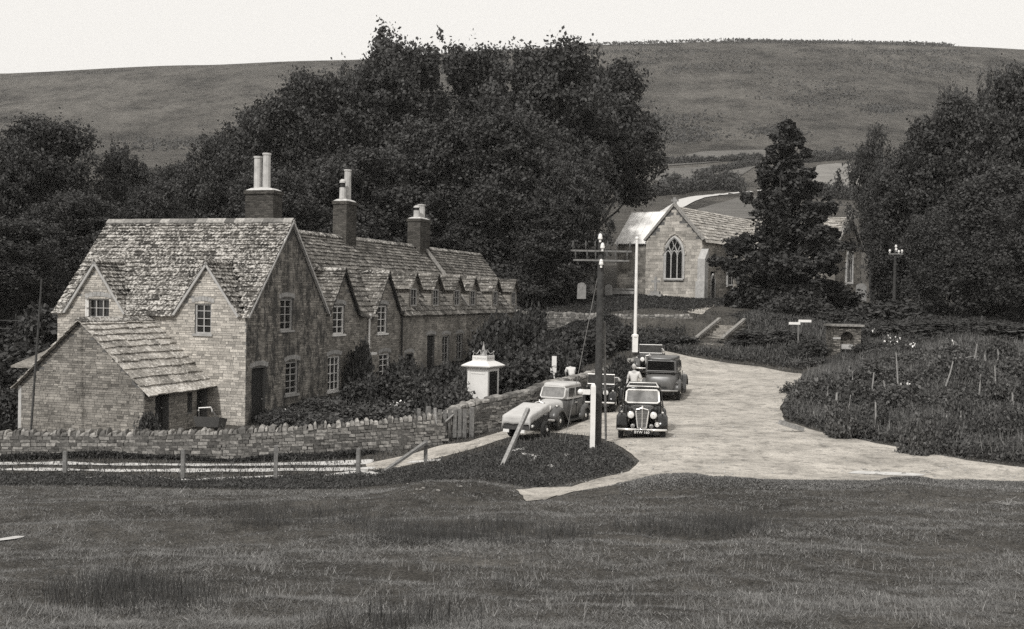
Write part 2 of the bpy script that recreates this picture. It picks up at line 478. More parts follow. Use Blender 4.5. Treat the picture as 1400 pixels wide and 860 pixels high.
def height(x, y):
    x = np.atleast_1d(np.asarray(x, float)); y = np.atleast_1d(np.asarray(y, float))
    q = np.stack([x.ravel(), y.ravel()], 1)
    z = np.empty(len(q))
    for i in range(0, len(q), 20000):
        c = q[i:i+20000]
        z[i:i+20000] = _U(((c[:, None] - _P[None])**2).sum(-1)) @ _W[:_n] + _W[_n] + c @ _W[_n+1:]
    z = z.reshape(x.shape)
    far = np.interp(y, _SY, _SZ)
    px = 700 + F*x/np.maximum(y, 1)
    sk = np.interp(px, [-900, 0, 250, 480, 640, 800, 1000, 1250, 1400, 2300], [170, 180, 189, 196, 204, 211, 216, 216, 213, 190])/216
    b = np.clip((y-120)/700, 0, 1); far = far*(1 + (sk-1)*b*b*(3-2*b))
    b2 = np.clip((y-200)/400, 0, 1)
    far = far + b2*(9*_wave(x, y, 5, 0.012) + 3.0*_wave(x, y, 6, 0.035))*np.clip((900-y)/250, 0.12, 1)
    far = far + np.clip((y-850)/50, 0, 1)*0.8*_wave(x, y, 15, 0.09)
    w = np.clip((y-98)/28, 0, 1); w = w*w*(3-2*w)
    w = np.maximum(w, np.clip((np.abs(x)-55-y*.1)/25, 0, 1)*np.clip((y-40)/40, 0, 1))
    z = np.clip(z, -3, 14)*(1-w) + far*w
    fg = np.clip((30-y)/6, 0, 1)
    fg = np.where(y > 24, fg*np.where(px > 700, 0.0, 1.0), fg)
    z = z + fg*(0.10*_wave(x, y, 1, 1.3) + 0.06*_wave(x, y, 2, 3.4) + 0.026*_wave(x, y, 3, 8.0))
    G = lambda a, b, w, h: np.exp(-((y-a)/w)**2)*h*np.exp(-((px-b[0])/b[1])**4)
    z = z + G(21.6, (250, 330), 1.5, -.26) + G(18.6, (220, 260), 1.1, .14) + G(24.8, (620, 80), 1.3, .26) + G(24.1, (900, 110), .8, .15) + G(24.0, (925, 45), .7, .08) + G(24.2, (1245, 40), .7, .16) + G(22.8, (1060, 120), .7, -.10)
    z = z + G(20.8, (700, 500), 1.2, -.08) + G(14.5, (1000, 350), 1.0, .06)
    bank = np.clip((y-36)/6, 0, 1)*np.clip((110-y)/10, 0, 1)*np.clip((px-1120)/60, 0, 1)
    z = z + bank*0.25*_wave(x, y, 4, 0.9)
    return z
def hz(x, y): return float(height([x], [y])[0])

_YC = np.concatenate([np.arange(4, 60, .25), 60*1.018**np.arange(0, 178)])
def ghit(px, py):
    """point of the ground that the photo shows at a pixel (nearest hit beyond the foreground)"""
    v = ray(px, py); k = _YC/v.y
    x, z = v.x*k, EYE + v.z*k
    h = height(x, _YC)
    below = np.where(z <= h)[0]
    i = int(below[0]) if len(below) else len(_YC)-1
    if i > 0:
        a, b = z[i-1]-h[i-1], z[i]-h[i]; t = a/(a-b) if a != b else 0
        Y = _YC[i-1]*(1-t) + _YC[i]*t
    else: Y = _YC[i]
    X = v.x/v.y*Y
    return (X, Y, hz(X, Y))
def gp(px, Y):
    """ground point at pixel column px and distance Y"""
    X = (px-700)/F*Y
    return (X, Y, hz(X, Y))

# ------------------------------------------------------------------ ground sheets
def grow(a, step, q, end):
    out = [a]
    while abs(out[-1]) < abs(end): step *= q; out.append(out[-1] + step)
    return out
xs_mid = np.arange(-20, 20.01, 0.2)
xs = np.array(sorted(set([round(v, 4) for v in list(xs_mid) + grow(20, .2, 1.045, 1500) + grow(-20, -.2, 1.045, -1500)])))
ys = np.array(list(np.arange(-6, 6, 1.0)) + list(np.arange(6, 46, 0.16)) + grow(46, .16, 1.018, 1600))
GX, GY = np.meshgrid(xs, ys)
GZ = height(GX, GY)
GZ[GY < 5] = np.minimum(GZ[GY < 5], 2.6)
def sheet(name, j0, j1, mat, kind):
    X, Y, Z = GX[j0:j1], GY[j0:j1], GZ[j0:j1]
    ny, nx = X.shape
    vs = np.stack([X.ravel(), Y.ravel(), Z.ravel()], 1)
    i = (np.arange(ny-1)[:, None]*nx + np.arange(nx-1)[None]).ravel()
    tri = np.concatenate([np.stack([i, i+1, i+nx+1], 1), np.stack([i, i+nx+1, i+nx], 1)])
    me = bpy.data.meshes.new(name)
    me.vertices.add(len(vs)); me.vertices.foreach_set("co", vs.astype(np.float32).ravel())
    me.loops.add(len(tri)*3); me.loops.foreach_set("vertex_index", tri.astype(np.int32).ravel())
    me.polygons.add(len(tri)); me.polygons.foreach_set("loop_start", np.arange(0, len(tri)*3, 3, dtype=np.int32))
    me.polygons.foreach_set("loop_total", np.full(len(tri), 3, dtype=np.int32))
    me.polygons.foreach_set("use_smooth", np.ones(len(tri), dtype=bool))
    me.materials.append(mat); me.update(calc_edges=True)
    o = bpy.data.objects.new(name, me); COL.objects.link(o)
    return tag(o, kind=kind)
jsplit = int(np.searchsorted(ys, 128))
sheet("ground", 0, jsplit+1, M['ground'], 'structure')
sheet("hill", jsplit, len(ys), M['hill'], 'structure')

def sdf(poly, X, Y):
    P = np.array(poly)[:, :2]; Q = np.roll(P, -1, 0)
    d = np.full(X.shape, 1e9); ins = np.zeros(X.shape, bool)
    for (ax, ay), (bx, by) in zip(P, Q):
        ex, ey = bx-ax, by-ay; L = ex*ex+ey*ey + 1e-12
        t = np.clip(((X-ax)*ex + (Y-ay)*ey)/L, 0, 1)
        d = np.minimum(d, (X-ax-t*ex)**2 + (Y-ay-t*ey)**2)
        c = ((ay > Y) != (by > Y)) & (X < (bx-ax)*(Y-ay)/(by-ay+1e-12) + ax)
        ins ^= c
    d = np.sqrt(d)
    return np.where(ins, -d, d)
def drape(name, polys, mat, lift=0.012, rag=0.12, ragf=2.0, kind='structure', seed=0, minus=()):
    """sheet laid on the terrain: the terrain's own triangles clipped to a ragged outline"""
    allp = np.array([p[:2] for q in polys for p in q])
    x0, y0 = allp.min(0)-1.5; x1, y1 = allp.max(0)+1.5
    i0, i1 = max(0, np.searchsorted(xs, x0)-1), min(len(xs), np.searchsorted(xs, x1)+1)
    j0, j1 = max(0, np.searchsorted(ys, y0)-1), min(len(ys), np.searchsorted(ys, y1)+1)
    X, Y, Z = GX[j0:j1, i0:i1], GY[j0:j1, i0:i1], GZ[j0:j1, i0:i1]
    D = np.min([sdf(q, X, Y) for q in polys], 0)
    for q in minus: D = np.maximum(D, -sdf(q, X, Y))
    D = D + rag*(_wave(X, Y, 20+seed, ragf, 7) + 0.6*_wave(X, Y, 40+seed, ragf*3.1, 7))
    V, Fc = [], []; idx = {}
    ny, nx = X.shape
    def vert(a, b=None, t=0):
        k = (a, b)
        if k in idx: return idx[k]
        pa = np.array([X[a], Y[a], Z[a]])
        if b is not None: pa = pa*(1-t) + np.array([X[b], Y[b], Z[b]])*t
        idx[k] = len(V); V.append((pa[0], pa[1], pa[2]+lift)); return idx[k]
    for j in range(ny-1):
        for i in range(nx-1):
            if D[j:j+2, i:i+2].min() > 0: continue
            for tri in (((j,i),(j,i+1),(j+1,i+1)), ((j,i),(j+1,i+1),(j+1,i))):
                out = []
                for k in range(3):
                    a, b = tri[k], tri[(k+1)%3]
                    if D[a] <= 0: out.append(vert(a))
                    if (D[a] <= 0) != (D[b] <= 0):
                        lo, hi = (a, b) if a < b else (b, a)
                        out.append(vert(lo, hi, float(D[lo]/(D[lo]-D[hi]))))
                if len(out) > 2: Fc.append(out)
    me = bpy.data.meshes.new(name); me.from_pydata(V, [], Fc); me.materials.append(mat)
    me.polygons.foreach_set("use_smooth", np.ones(len(me.polygons), dtype=bool))
    o = bpy.data.objects.new(name, me); COL.objects.link(o)
    return tag(o, kind=kind)
def poly(pts):
    return [at(*p) if len(p) == 3 else ghit(*p) for p in pts]
road_poly = [gp(785, 24.95), gp(835, 25.3), gp(1000, 25.1), gp(1200, 25.2), gp(1400, 25.4), gp(1700, 25.2)] + poly([(1700, 652)]) + \
    poly([(1500, 648), (1400,640),(1320,630),(1200,607),(1120,590),(1074,577),(1066,560),(1082,540),(1100,518),(1096,511),(1040,502),(945,488)]) + \
    [gp(895, 64), gp(868, 60), gp(850, 54), gp(825, 47.5), gp(775, 42.5), gp(735, 40.2), gp(690, 38.6)] + \
    poly([(640, 605), (606, 609), (560, 622), (500, 634), (498, 645), (545, 640), (590, 629), (650, 613), (705, 596), (760, 592), (812, 597), (850, 610), (877, 631), (860, 645)]) + [gp(815, 26.8), gp(785, 26.0)]
drape("road", [road_poly], M['road'], lift=0.014, rag=0.10, ragf=1.6, seed=1)
path_poly = [gp(712, 25.8), gp(722, 23.4), gp(735, 22.4), gp(752, 23.4), gp(790, 24.9), gp(790, 26.0), gp(760, 26.2), gp(735, 26.3)]
drape("path", [path_poly], M['road'], lift=0.018, rag=0.10, ragf=2.5, seed=2)
def strip(pts, w):
    P = [Vector(p[:2]) for p in pts]; L, Rr = [], []
    for i, p in enumerate(P):
        d = (P[min(i+1, len(P)-1)] - P[max(i-1, 0)]).normalized(); n = Vector((-d.y, d.x))
        ww = w[i] if isinstance(w, list) else w
        L.append(p + n*ww/2); Rr.append(p - n*ww/2)
    return [(p.x, p.y) for p in L + Rr[::-1]]
drape("track", [strip(poly([(-200,635),(0,634.5),(150,636),(300,636),(400,635),(505,632)]), [.4,.45,.4,.5,.5,.7]),
                strip(poly([(-200,641),(0,642.5),(150,644),(300,643.5),(420,642.5),(510,641)]), [.5,.55,.45,.5,.4,.5])], M['chalk'], lift=0.020, rag=0.20, ragf=1.7, seed=3)
chalk_polys = [strip(poly([(-60,742),(8,738),(28,736)]), .35), strip(poly([(120,653),(180,652),(250,657),(310,655),(370,652),(430,650)]), [.2,.45,.25,.5,.3,.2]),
                strip(poly([(440,652),(490,646),(520,650)]), .6), strip(poly([(560,632),(600,630)]), .3),
                strip(poly([(700,616),(722,613)]), .4), strip(poly([(707,621),(722,624),(737,628)]), .45),
                strip(poly([(752,636),(757,641)]), .3), strip(poly([(766,622),(780,623)]), .2),
                strip(poly([(1165,646),(1215,648),(1260,651)]), .5)]
drape("bare_chalk", chalk_polys, M['chalk'], lift=0.022, rag=0.16, ragf=5, seed=4)
# far fields and the white road climbing the hill
drape("far_road", [strip(poly([(905,292),(926,283),(938,275),(955,270),(985,266.5),(1015,263.5),(1045,261)]), [2.5,4,5,4,3,2.5,2.5])], M['chalk'], lift=0.25, rag=0.3, ragf=.2, seed=5)
drape("stubble_field", [poly([(1112,262),(1108,240),(1118,226),(1150,224),(1180,228),(1200,262),(1180,264)])], M['stubble'], lift=0.3, rag=1.5, ragf=.05, seed=6)
drape("pasture", [poly([(890,222),(960,208),(1060,205),(1060,214),(960,224),(900,228)]), poly([(880,247),(900,232),(1000,226),(1035,227),(1000,246),(940,252)]),
                  poly([(955,288),(1010,272),(1060,268),(1060,300),(960,300)])], M['pasture'], lift=0.3, rag=1.5, ragf=.05, seed=7)

# the air: even pale haze over the whole valley
def haze():
    me = bpy.data.meshes.new("haze"); x0, x1, y0, y1, z0, z1 = -1600, 1600, -30, 1700, -8, 262
    vs = [(x0,y0,z0),(x1,y0,z0),(x1,y1,z0),(x0,y1,z0),(x0,y0,z1),(x1,y0,z1),(x1,y1,z1),(x0,y1,z1)]
    me.from_pydata(vs, [], [(0,3,2,1),(4,5,6,7),(0,1,5,4),(1,2,6,5),(2,3,7,6),(3,0,4,7)])
    m = bpy.data.materials.new("haze"); m.use_nodes = True; n = m.node_tree.nodes; n.clear()
    o = n.new("ShaderNodeOutputMaterial"); v = n.new("ShaderNodeVolumePrincipled")
    v.inputs["Color"].default_value = (.95, .93, .90, 1); v.inputs["Density"].default_value = HAZE
    m.node_tree.links.new(v.outputs[0], o.inputs["Volume"]); me.materials.append(m)
    ob = bpy.data.objects.new("haze", me); COL.objects.link(ob); tag(ob, kind='stuff')
HAZE = 0.00014
haze()
# ------------------------------------------------------------------ cottage building kit (row frame: x = t outwards, y = s along the row)
ROWROT = -math.atan2(.31, .95)
def row_empty(t, s, zb, name, label, cat, group=None):
    return empty(name, row(t, s, zb), ROWROT, label, cat, group)

def wall_panel(mb, org, ud, u0, u1, zb, top, holes=(), depth=0.16):
    """upright wall in plan direction ud from org, top = [(u, z)...]; rectangular openings with reveals; left-hand side of ud is inside"""
    ud = Vector(ud).normalized(); inn = Vector((-ud.y, ud.x))
    P = lambda u, z, d=0: (org[0]+ud.x*u+inn.x*d, org[1]+ud.y*u+inn.y*d, z)
    tu = [q[0] for q in top]; tz = [q[1] for q in top]
    def T(u): return float(np.interp(u, tu, tz))
    br = sorted(set([u0, u1] + [q for q in tu if u0 < q < u1] + [q for h in holes for q in h[:2] if u0 < q < u1]))
    for a, b in zip(br, br[1:]):
        m = (a+b)/2; z = zb
        for h in sorted([h for h in holes if h[0] < m < h[1]], key=lambda h: h[2]):
            if h[2] > z + 1e-4: mb.face([P(a, z), P(b, z), P(b, h[2]), P(a, h[2])])
            z = h[3]
        mb.face([P(a, z), P(b, z), P(b, T(b-1e-6)), P(a, T(a+1e-6))])
    for h in holes:
        a, b, c, d = h[:4]
        for q in (((a,c),(a,d)), ((a,d),(b,d)), ((b,d),(b,c)), ((b,c),(a,c))):
            (p, r), (p2, r2) = q
            mb.face([P(p, r), P(p2, r2), P(p2, r2, depth), P(p, r, depth)])

def stone_face(mb, org, ud, u0, u1, zb, top, holes=(), bw=.3, bh=.115, prot=.02, seed=0, mat=1):
    """courses of individual blocks standing slightly proud of the mortar plane"""
    rnd = random.Random(seed)
    ud = Vector(ud).normalized(); inn = Vector((-ud.y, ud.x))
    M4 = Matrix(((ud.x, inn.x, 0, org[0]), (ud.y, inn.y, 0, org[1]), (0, 0, 1, 0), (0, 0, 0, 1)))
    tu = [q[0] for q in top]; tz = [q[1] for q in top]; z = zb; zmax = max(tz)
    while z < zmax-.04:
        h = bh*rnd.uniform(.72, 1.3); u = u0 - rnd.random()*bw; first = True
        quoin = rnd.random() < .5
        while u < u1:
            w = bw*rnd.choice((.5, .75, 1, 1.2, 1.6))*rnd.uniform(.85, 1.15)
            a, b = max(u, u0), min(u+w-.013, u1); u += w
            if b-a < .05: continue
            segs = [(a, b)]
            for hh in holes:
                if hh[2] < z+h*.75 and hh[3] > z+h*.25:
                    ns = []
                    for (p, q) in segs:
                        if hh[1] <= p or hh[0] >= q: ns.append((p, q)); continue
                        if hh[0]-p > .03: ns.append((p, hh[0]-.004))
                        if q-hh[1] > .03: ns.append((hh[1]+.004, q))
                    segs = ns
            for (p, q) in segs:
                lim = min(float(np.interp(p+.01, tu, tz)), float(np.interp(q-.01, tu, tz)), float(np.interp((p+q)/2, tu, tz)))
                z1 = min(z+h-.012, lim)
                if z1-z < .03: continue
                d = rnd.uniform(.006, prot); j = lambda: rnd.uniform(-.005, .005)
                vs = [(p+j(), -d+j()*.6, z+j()), (q+j(), -d+j()*.6, z+j()), (q+j(), -d+j()*.6, z1+j()), (p+j(), -d+j()*.6, z1+j()), (p, .004, z), (q, .004, z), (q, .004, z1), (p, .004, z1)]
                mb.mesh([M4 @ Vector(v) for v in vs], [(0,1,2,3), (4,5,1,0), (5,6,2,1), (6,7,3,2), (7,4,0,3)], min(1, max(0, rnd.gauss(.5, .25))), mat)
        z += h

def stoned(mb, *a, depth=.16, **k):
    wall_panel(mb, *a, depth=depth); stone_face(mb, *a, **k)

def window(parent, off, org, ud, ua, ub, za, zb, mat='greypaint', cols=2, rows=4, depth=0.07, sill=True, lintel=None, frame=0.06, bar=0.028, open_leaf=False):
    ud = Vector(ud).normalized(); inn = Vector((-ud.y, ud.x))
    def fr(u0, u1, z0, z1, d0, d1, mb, tone=.5):
        M4 = Matrix(((ud.x, inn.x, 0, org[0]), (ud.y, inn.y, 0, org[1]), (0, 0, 1, 0), (0, 0, 0, 1)))
        mb.box((u0, d0, z0), (u1, d1, z1), tone, M=M4)
    mb = MB()
    fr(ua, ua+frame, za, zb, depth-.02, depth+.05, mb); fr(ub-frame, ub, za, zb, depth-.02, depth+.05, mb)
    fr(ua+frame, ub-frame, za, za+frame, depth-.02, depth+.05, mb); fr(ua+frame, ub-frame, zb-frame*1.2, zb, depth-.02, depth+.05, mb)
    for c in range(1, cols):
        u = ua + (ub-ua)*c/cols; w = bar*(1.5 if (cols % 2 == 0 and c == cols//2) or cols == 3 else 1)
        fr(u-w/2, u+w/2, za+frame, zb-frame*1.2, depth-.005, depth+.04, mb)
    for r in range(1, rows):
        z = za + (zb-za)*r/rows
        fr(ua+frame, ub-frame, z-bar/2, z+bar/2, depth-.002, depth+.035, mb)
    w = mb.build("window", M[mat], parent, off=off)
    mb = MB(); fr(ua+.01, ub-.01, za+.01, zb-.01, depth+.055, depth+.065, mb); mb.build("pane", M['glass'], w)
    w_off = w
    if off != (0,0,0):
        for c in w.children:
            c.data.transform(Matrix.Translation((-off[0], -off[1], -off[2])))
    if sill:
        mb = MB(); fr(ua-.08, ub+.08, za-.09, za-.005, -.07, depth, mb); mb.build("sill", M['white'] if mat == 'white' else M['lintel'], w, off=off)
    if lintel:
        mb = MB(); n = 7; cu = (ua+ub)/2; hw = (ub-ua)/2+.14
        for i in range(n):
            a0 = -1+2*i/n+.01; a1 = -1+2*(i+1)/n-.01
            z0 = zb + .10*(1-a0*a0)*lintel; z1 = zb + .10*(1-a1*a1)*lintel
            fr(cu+a0*hw, cu+a1*hw, (z0+z1)/2-.03+.03, (z0+z1)/2+.17, -.03, .05, mb, random.random())
        mb.build("lintel", M['lintel'], w, off=off)
    if open_leaf:
        mb = MB(); W = (ub-ua)/2-.04; a = R(118)
        Ml = Matrix(((ud.x, inn.x, 0, org[0]+ud.x*ua), (ud.y, inn.y, 0, org[1]+ud.y*ua), (0, 0, 1, 0), (0, 0, 0, 1))) @ Matrix.Rotation(-R(62), 4, 'Z')
        for (x0, x1, z0, z1) in ((0, .05, za, zb), (W-.05, W, za, zb), (0, W, za, za+.05), (0, W, zb-.05, zb), (W/2-.015, W/2+.015, za, zb), (0, W, (za+zb)/2-.015, (za+zb)/2+.015)):
            mb.box((x0, -.02, z0), (x1, .02, z1), M=Ml)
        mb.build("casement", M['white'], w, off=off)
    return w

def door(parent, off, org, ud, ua, ub, za, zb, mat='dark', depth=0.12, lintel=True, handle=True):
    ud = Vector(ud).normalized(); inn = Vector((-ud.y, ud.x))
    M4 = Matrix(((ud.x, inn.x, 0, org[0]), (ud.y, inn.y, 0, org[1]), (0, 0, 1, 0), (0, 0, 0, 1)))
    mb = MB(); n = 5; W = (ub-ua)
    for i in range(n): mb.box((ua+W*i/n+.006, depth, za), (ua+W*(i+1)/n-.006, depth+.04, zb), M=M4)
    mb.box((ua+.01, depth+.03, za), (ub-.01, depth+.05, zb), M=M4)
    d = mb.build("door", M[mat], parent, off=off)
    if handle:
        mb = MB(); mb.ball((ub-.12, depth-.04, za+1.0), .035); mb.v = [tuple(M4 @ Vector(p)) for p in mb.v]
        mb.build("handle", M['steel'], d, off=off)
    if lintel:
        mb = MB()
        cu = (ua+ub)/2; hw = W/2+.16; n = 7
        for i in range(n):
            a0 = -1+2*i/n+.01; a1 = -1+2*(i+1)/n-.01; z0 = zb+.10*(1-((a0+a1)/2)**2)
            mb.box((cu+a0*hw, -.03, z0), (cu+a1*hw, .05, z0+.18), M=M4)
        mb.build("lintel", M['lintel'], d, off=off)
    return d

def slope(mb, e0, e1, r0, r1, expo=0.24, tw=0.32, thick=0.035, skip=None, over=0.0, jit=1.0, tonef=None):
    """courses of stone tiles on the slope between eave e0-e1 and ridge r0-r1 (trapezoids allowed)"""
    e0, e1, r0, r1 = map(Vector, (e0, e1, r0, r1))
    up = ((r0+r1)/2 - (e0+e1)/2); L = up.length; up.normalize()
    al = (e1-e0).normalized(); nrm = al.cross(up)
    if nrm.z < 0: nrm = -nrm
    e0 = e0 - up*over; e1 = e1 - up*over
    n = max(1, int(round((L+over)/expo)))
    ex = [1.35 - 0.6*i/max(1, n-1) for i in range(n)]; S = sum(ex); v = 0
    for i in range(n):
        h = ex[i]/S; va, vb = v, min(1.0, v+h*1.25); v += h
        a0 = e0.lerp(r0, va); a1 = e1.lerp(r1, va); b0 = e0.lerp(r0, vb); b1 = e1.lerp(r1, vb)
        W = (a1-a0).length; u = -random.random()*tw
        while u < W:
            w = tw*random.uniform(.6, 1.5); ua = max(0, u); ub = min(W, u+w-.008)
            u += w
            if ub-ua < .04: continue
            fa, fb = ua/W, ub/W
            if skip:
                c = a0.lerp(a1, (fa+fb)/2).lerp(b0.lerp(b1, (fa+fb)/2), .4)
                if skip(c): continue
            dz = random.uniform(-.006, .012)*jit; sg = random.uniform(-.02, .012)*jit
            th = thick*random.uniform(.7, 1.4)
            p = [a0.lerp(a1, fa)+up*sg, a0.lerp(a1, fb)+up*(sg+random.uniform(-.01, .01)*jit), b0.lerp(b1, fb), b0.lerp(b1, fa)]
            lo = [p[0]+nrm*(.012+dz), p[1]+nrm*(.012+dz+random.uniform(-.006,.006)), p[2]-nrm*.02, p[3]-nrm*.02]
            hi = [lo[0]+nrm*th, lo[1]+nrm*th, lo[2]+nrm*th*.4, lo[3]+nrm*th*.4]
            mb.mesh(lo+hi, [(4,5,6,7), (0,1,5,4), (1,2,6,5), (3,0,4,7), (3,2,1,0)], min(1, max(0, random.gauss(.5, .24) if tonef is None else tonef())))
    return n

def ridge_stones(mb, a, b, w=0.17, l=0.45, h=0.03):
    a, b = Vector(a), Vector(b); d = b-a; L = d.length; d.normalize(); s = d.cross(Vector((0,0,1))).normalized()
    n = int(L/l)
    for i in range(n):
        p = a + d*(L*i/n+.005); q = a + d*(L*(i+1)/n-.005); t = random.random(); dz = Vector((0,0,random.uniform(0,.012)))
        for sg in (1, -1):
            o = s*w*sg - Vector((0,0,w*.9))
            vs = [p+dz, q+dz, q+o+dz, p+o+dz]; up = Vector((0,0,h+.02))
            mb.mesh(vs+[x+up for x in vs], [(4,5,6,7),(0,3,2,1),(0,4,7,3),(1,2,6,5),(2,3,7,6)], t)

def chimney(parent, off, c, w, d, z0, z1, pots, cap=True):
    mb = MB()
    mb.box((c[0]-w/2, c[1]-d/2, z0), (c[0]+w/2, c[1]+d/2, z1-.22))
    mb.box((c[0]-w/2-.05, c[1]-d/2-.05, z1-.22), (c[0]+w/2+.05, c[1]+d/2+.05, z1-.06))
    ch = mb.build("chimney", M['brick'], parent, off=off)
    mb = MB(); mb.lathe([(max(w, d)*.72, 0), (max(w, d)*.5, .10), (.2, .16)], 4, Matrix.Translation((c[0], c[1], z1-.06)) @ Matrix.Diagonal((w/max(w,d), d/max(w,d), 1, 1)) @ Matrix.Rotation(R(45), 4, 'Z'))
    mb.build("mortar_flaunching", M['mortar'], ch, off=off)
    for (dx, dy, h, r, cowl) in pots:
        mb = MB()
        Mx = Matrix.Translation((c[0]+dx, c[1]+dy, z1))
        if cowl:
            mb.lathe([(r, 0), (r*.95, h*.6), (r*.95, h*.6)], 10, Mx); mb.lathe([(r*.9, h*.6), (r*.75, h*.62), (r*.75, h*.82), (r*.9, h*.82)], 10, Mx, mat=1)
            mb.lathe([(r, h*.82), (r*.95, h*.92), (r*.5, h)], 10, Mx)
        else:
            mb.lathe([(r*1.12, 0), (r, .08), (r*.96, h-.1), (r*1.12, h-.08), (r*1.12, h), (r*.8, h), (r*.8, h-.2)], 10, Mx)
        mb.build("chimney_pot", [M['pot'], M['soot']], ch, off=off)
    return ch

EAVE, RIDGE, HALF = 3.4, 7.2, 3.25
K = (RIDGE-EAVE)/HALF
NX, NY = (1, 0), (0, 1)

# ---- front cottage: ridge runs across (along t), gable end towards the lane
def gable_roof_over_wall(mb, vb, c, hw, zt, ze, t0, front, back, axis, tiles=True, over=.14):
    """small cross gable: ridge from front to back at height zt, centred at c, half width hw; axis 't' or 's' = direction its ridge runs"""
    pass

h1 = row_empty(0, 0, -1.0, "stone_cottage", "pale limestone cottage with two front gables, ivy-stained end gable and low outbuilding against it", "cottage")
O = (0, 0, -1.0)
LEN = 8.7
mb = MB()
# front wall faces the camera: plane s=0 from t=-8.7 to 0 (udir +t, inside = +s)
G1, G2, GH = -6.86, -1.73, 1.42
def gt(c): return [(c-GH, EAVE), (c, 5.35), (c+GH, EAVE)]
fw = [(-1.9-.36, -1.9+.36, 2.6, 3.77), (-6.72-.5, -6.72+.5, 3.12, 3.87)]
stoned(mb, (0, 0), NX, -LEN, 0, -1.6, [(-LEN, EAVE)] + gt(G1) + gt(G2) + [(0, EAVE)], fw, bh=.098, bw=.25, seed=1)
w1 = mb.build("wall", [M['j_pale'], M['b_pale']], h1, off=O)
mb = MB()
gh = [(.42, 1.44, -.95, 1.30), (3.0-.5, 3.0+.5, 2.72, 3.98), (3.5-.52, 3.5+.52, .08, 1.42)]
stoned(mb, (0, 0), NY, 0, 6.5, -1.6, [(0, EAVE), (HALF, RIDGE-.03), (6.5, EAVE)], gh, bh=.095, bw=.25, seed=2)
o = mb.build("gable_wall", [M['j_dark'], M['b_ivy']], h1, off=O); o["label"] = "gable wall darkened by ivy stains"
mb = MB()
wall_panel(mb, (-LEN, 6.5), (0, -1), 0, 6.5, -1.6, [(0, EAVE), (HALF, RIDGE-.03), (6.5, EAVE)])
wall_panel(mb, (0, 6.5), (-1, 0), 0, LEN, -1.6, [(0, EAVE), (LEN, EAVE)])
mb.build("rear_wall", M['limestone'], h1, off=O)
window(h1, O, (0,0), NX, *fw[0], cols=2, rows=4, lintel=1)
window(h1, O, (0,0), NX, *fw[1], cols=3, rows=2, lintel=1, open_leaf=True, frame=.05)
door(h1, O, (0,0), NY, *gh[0])
window(h1, O, (0,0), NY, *gh[1], cols=2, rows=4, lintel=1)
window(h1, O, (0,0), NY, *gh[2], cols=2, rows=5, lintel=1)
mb = MB()
ov = .22
def sk_front(c):
    for G in (G1, G2):
        if c.z < 5.35 + .12 and abs(c.x-G) < (5.35-c.z)/ (1.95/GH) + .02 and c.y < 1.7:
            return True
    return False
ez = EAVE - ov*K*.7
slope(mb, (-LEN-.18, -ov*.7, ez), (.14, -ov*.7, ez), (-LEN-.18, HALF, RIDGE), (.14, HALF, RIDGE), skip=sk_front, expo=.22, tw=.3)
slope(mb, (.14, 6.5+ov*.7, ez), (-LEN-.18, 6.5+ov*.7, ez), (.14, HALF, RIDGE), (-LEN-.18, HALF, RIDGE), expo=.4, tw=.5)
for G in (G1, G2):
    rl = (5.35-EAVE)/K + .1
    for sg in (-1, 1):
        hw = GH+.12; zt = 5.38; ze = zt - hw*1.95/GH
        slope(mb, (G+sg*hw, -.16, ze), (G+sg*hw, rl*.3, ze), (G, -.16, zt), (G, rl, zt), expo=.2, tw=.28)
rf = mb.build("roof", M['tiles'], h1, off=O)
mb = MB()
ridge_stones(mb, (-LEN-.18, HALF, RIDGE+.02), (.14, HALF, RIDGE+.02))
mb.build("ridge_stones", M['coping'], rf, off=O)
for G in (G1, G2):
    mb = MB(); ridge_stones(mb, (G, -.16, 5.42), (G, 1.75, 5.42), w=.13); mb.build("ridge_stones", M['tiles'], rf, off=O)
def verge(mb, a, b, w=.10, h=.07, dz=-.02):
    a, b = Vector(a), Vector(b); d = (b-a).normalized(); s = Vector((0,0,1)).cross(d).normalized()
    up = s.cross(d); up = up if up.z > 0 else -up
    vs = []
    for p in (a, b):
        for q in (-1, 1): vs += [p+s*w/2*q+up*dz, p+s*w/2*q+up*(dz-h)]
    mb.mesh(vs, [(0,2,6,4),(1,5,7,3),(0,4,5,1),(2,3,7,6),(0,1,3,2),(4,6,7,5)], .7)
mb = MB()
for s0, s1 in ((-.1, HALF), (6.6, HALF)):
    verge(mb, (.10, s0, EAVE - (.1*K)), (.10, HALF, RIDGE+.0), w=.12)
mb.build("verge", M['mortar'], rf, off=O)
for G in (G1, G2):
    mb = MB()
    for sg in (-1, 1): verge(mb, (G+sg*(GH+.08), -.10, EAVE-.08), (G, -.10, 5.37), w=.10, h=.09)
    mb.build("bargeboard", M['greypaint'], rf, off=O)
for u0, u1 in ((-LEN-.15, G1-GH-.1), (G1+GH+.1, G2-GH-.1)):
    pass
chimney(h1, O, (-2.25, 4.9), 1.35, .75, 4.5, 8.62, [(-.30, .0, 1.42, .17, False), (.12, 0, 1.55, .17, False)])

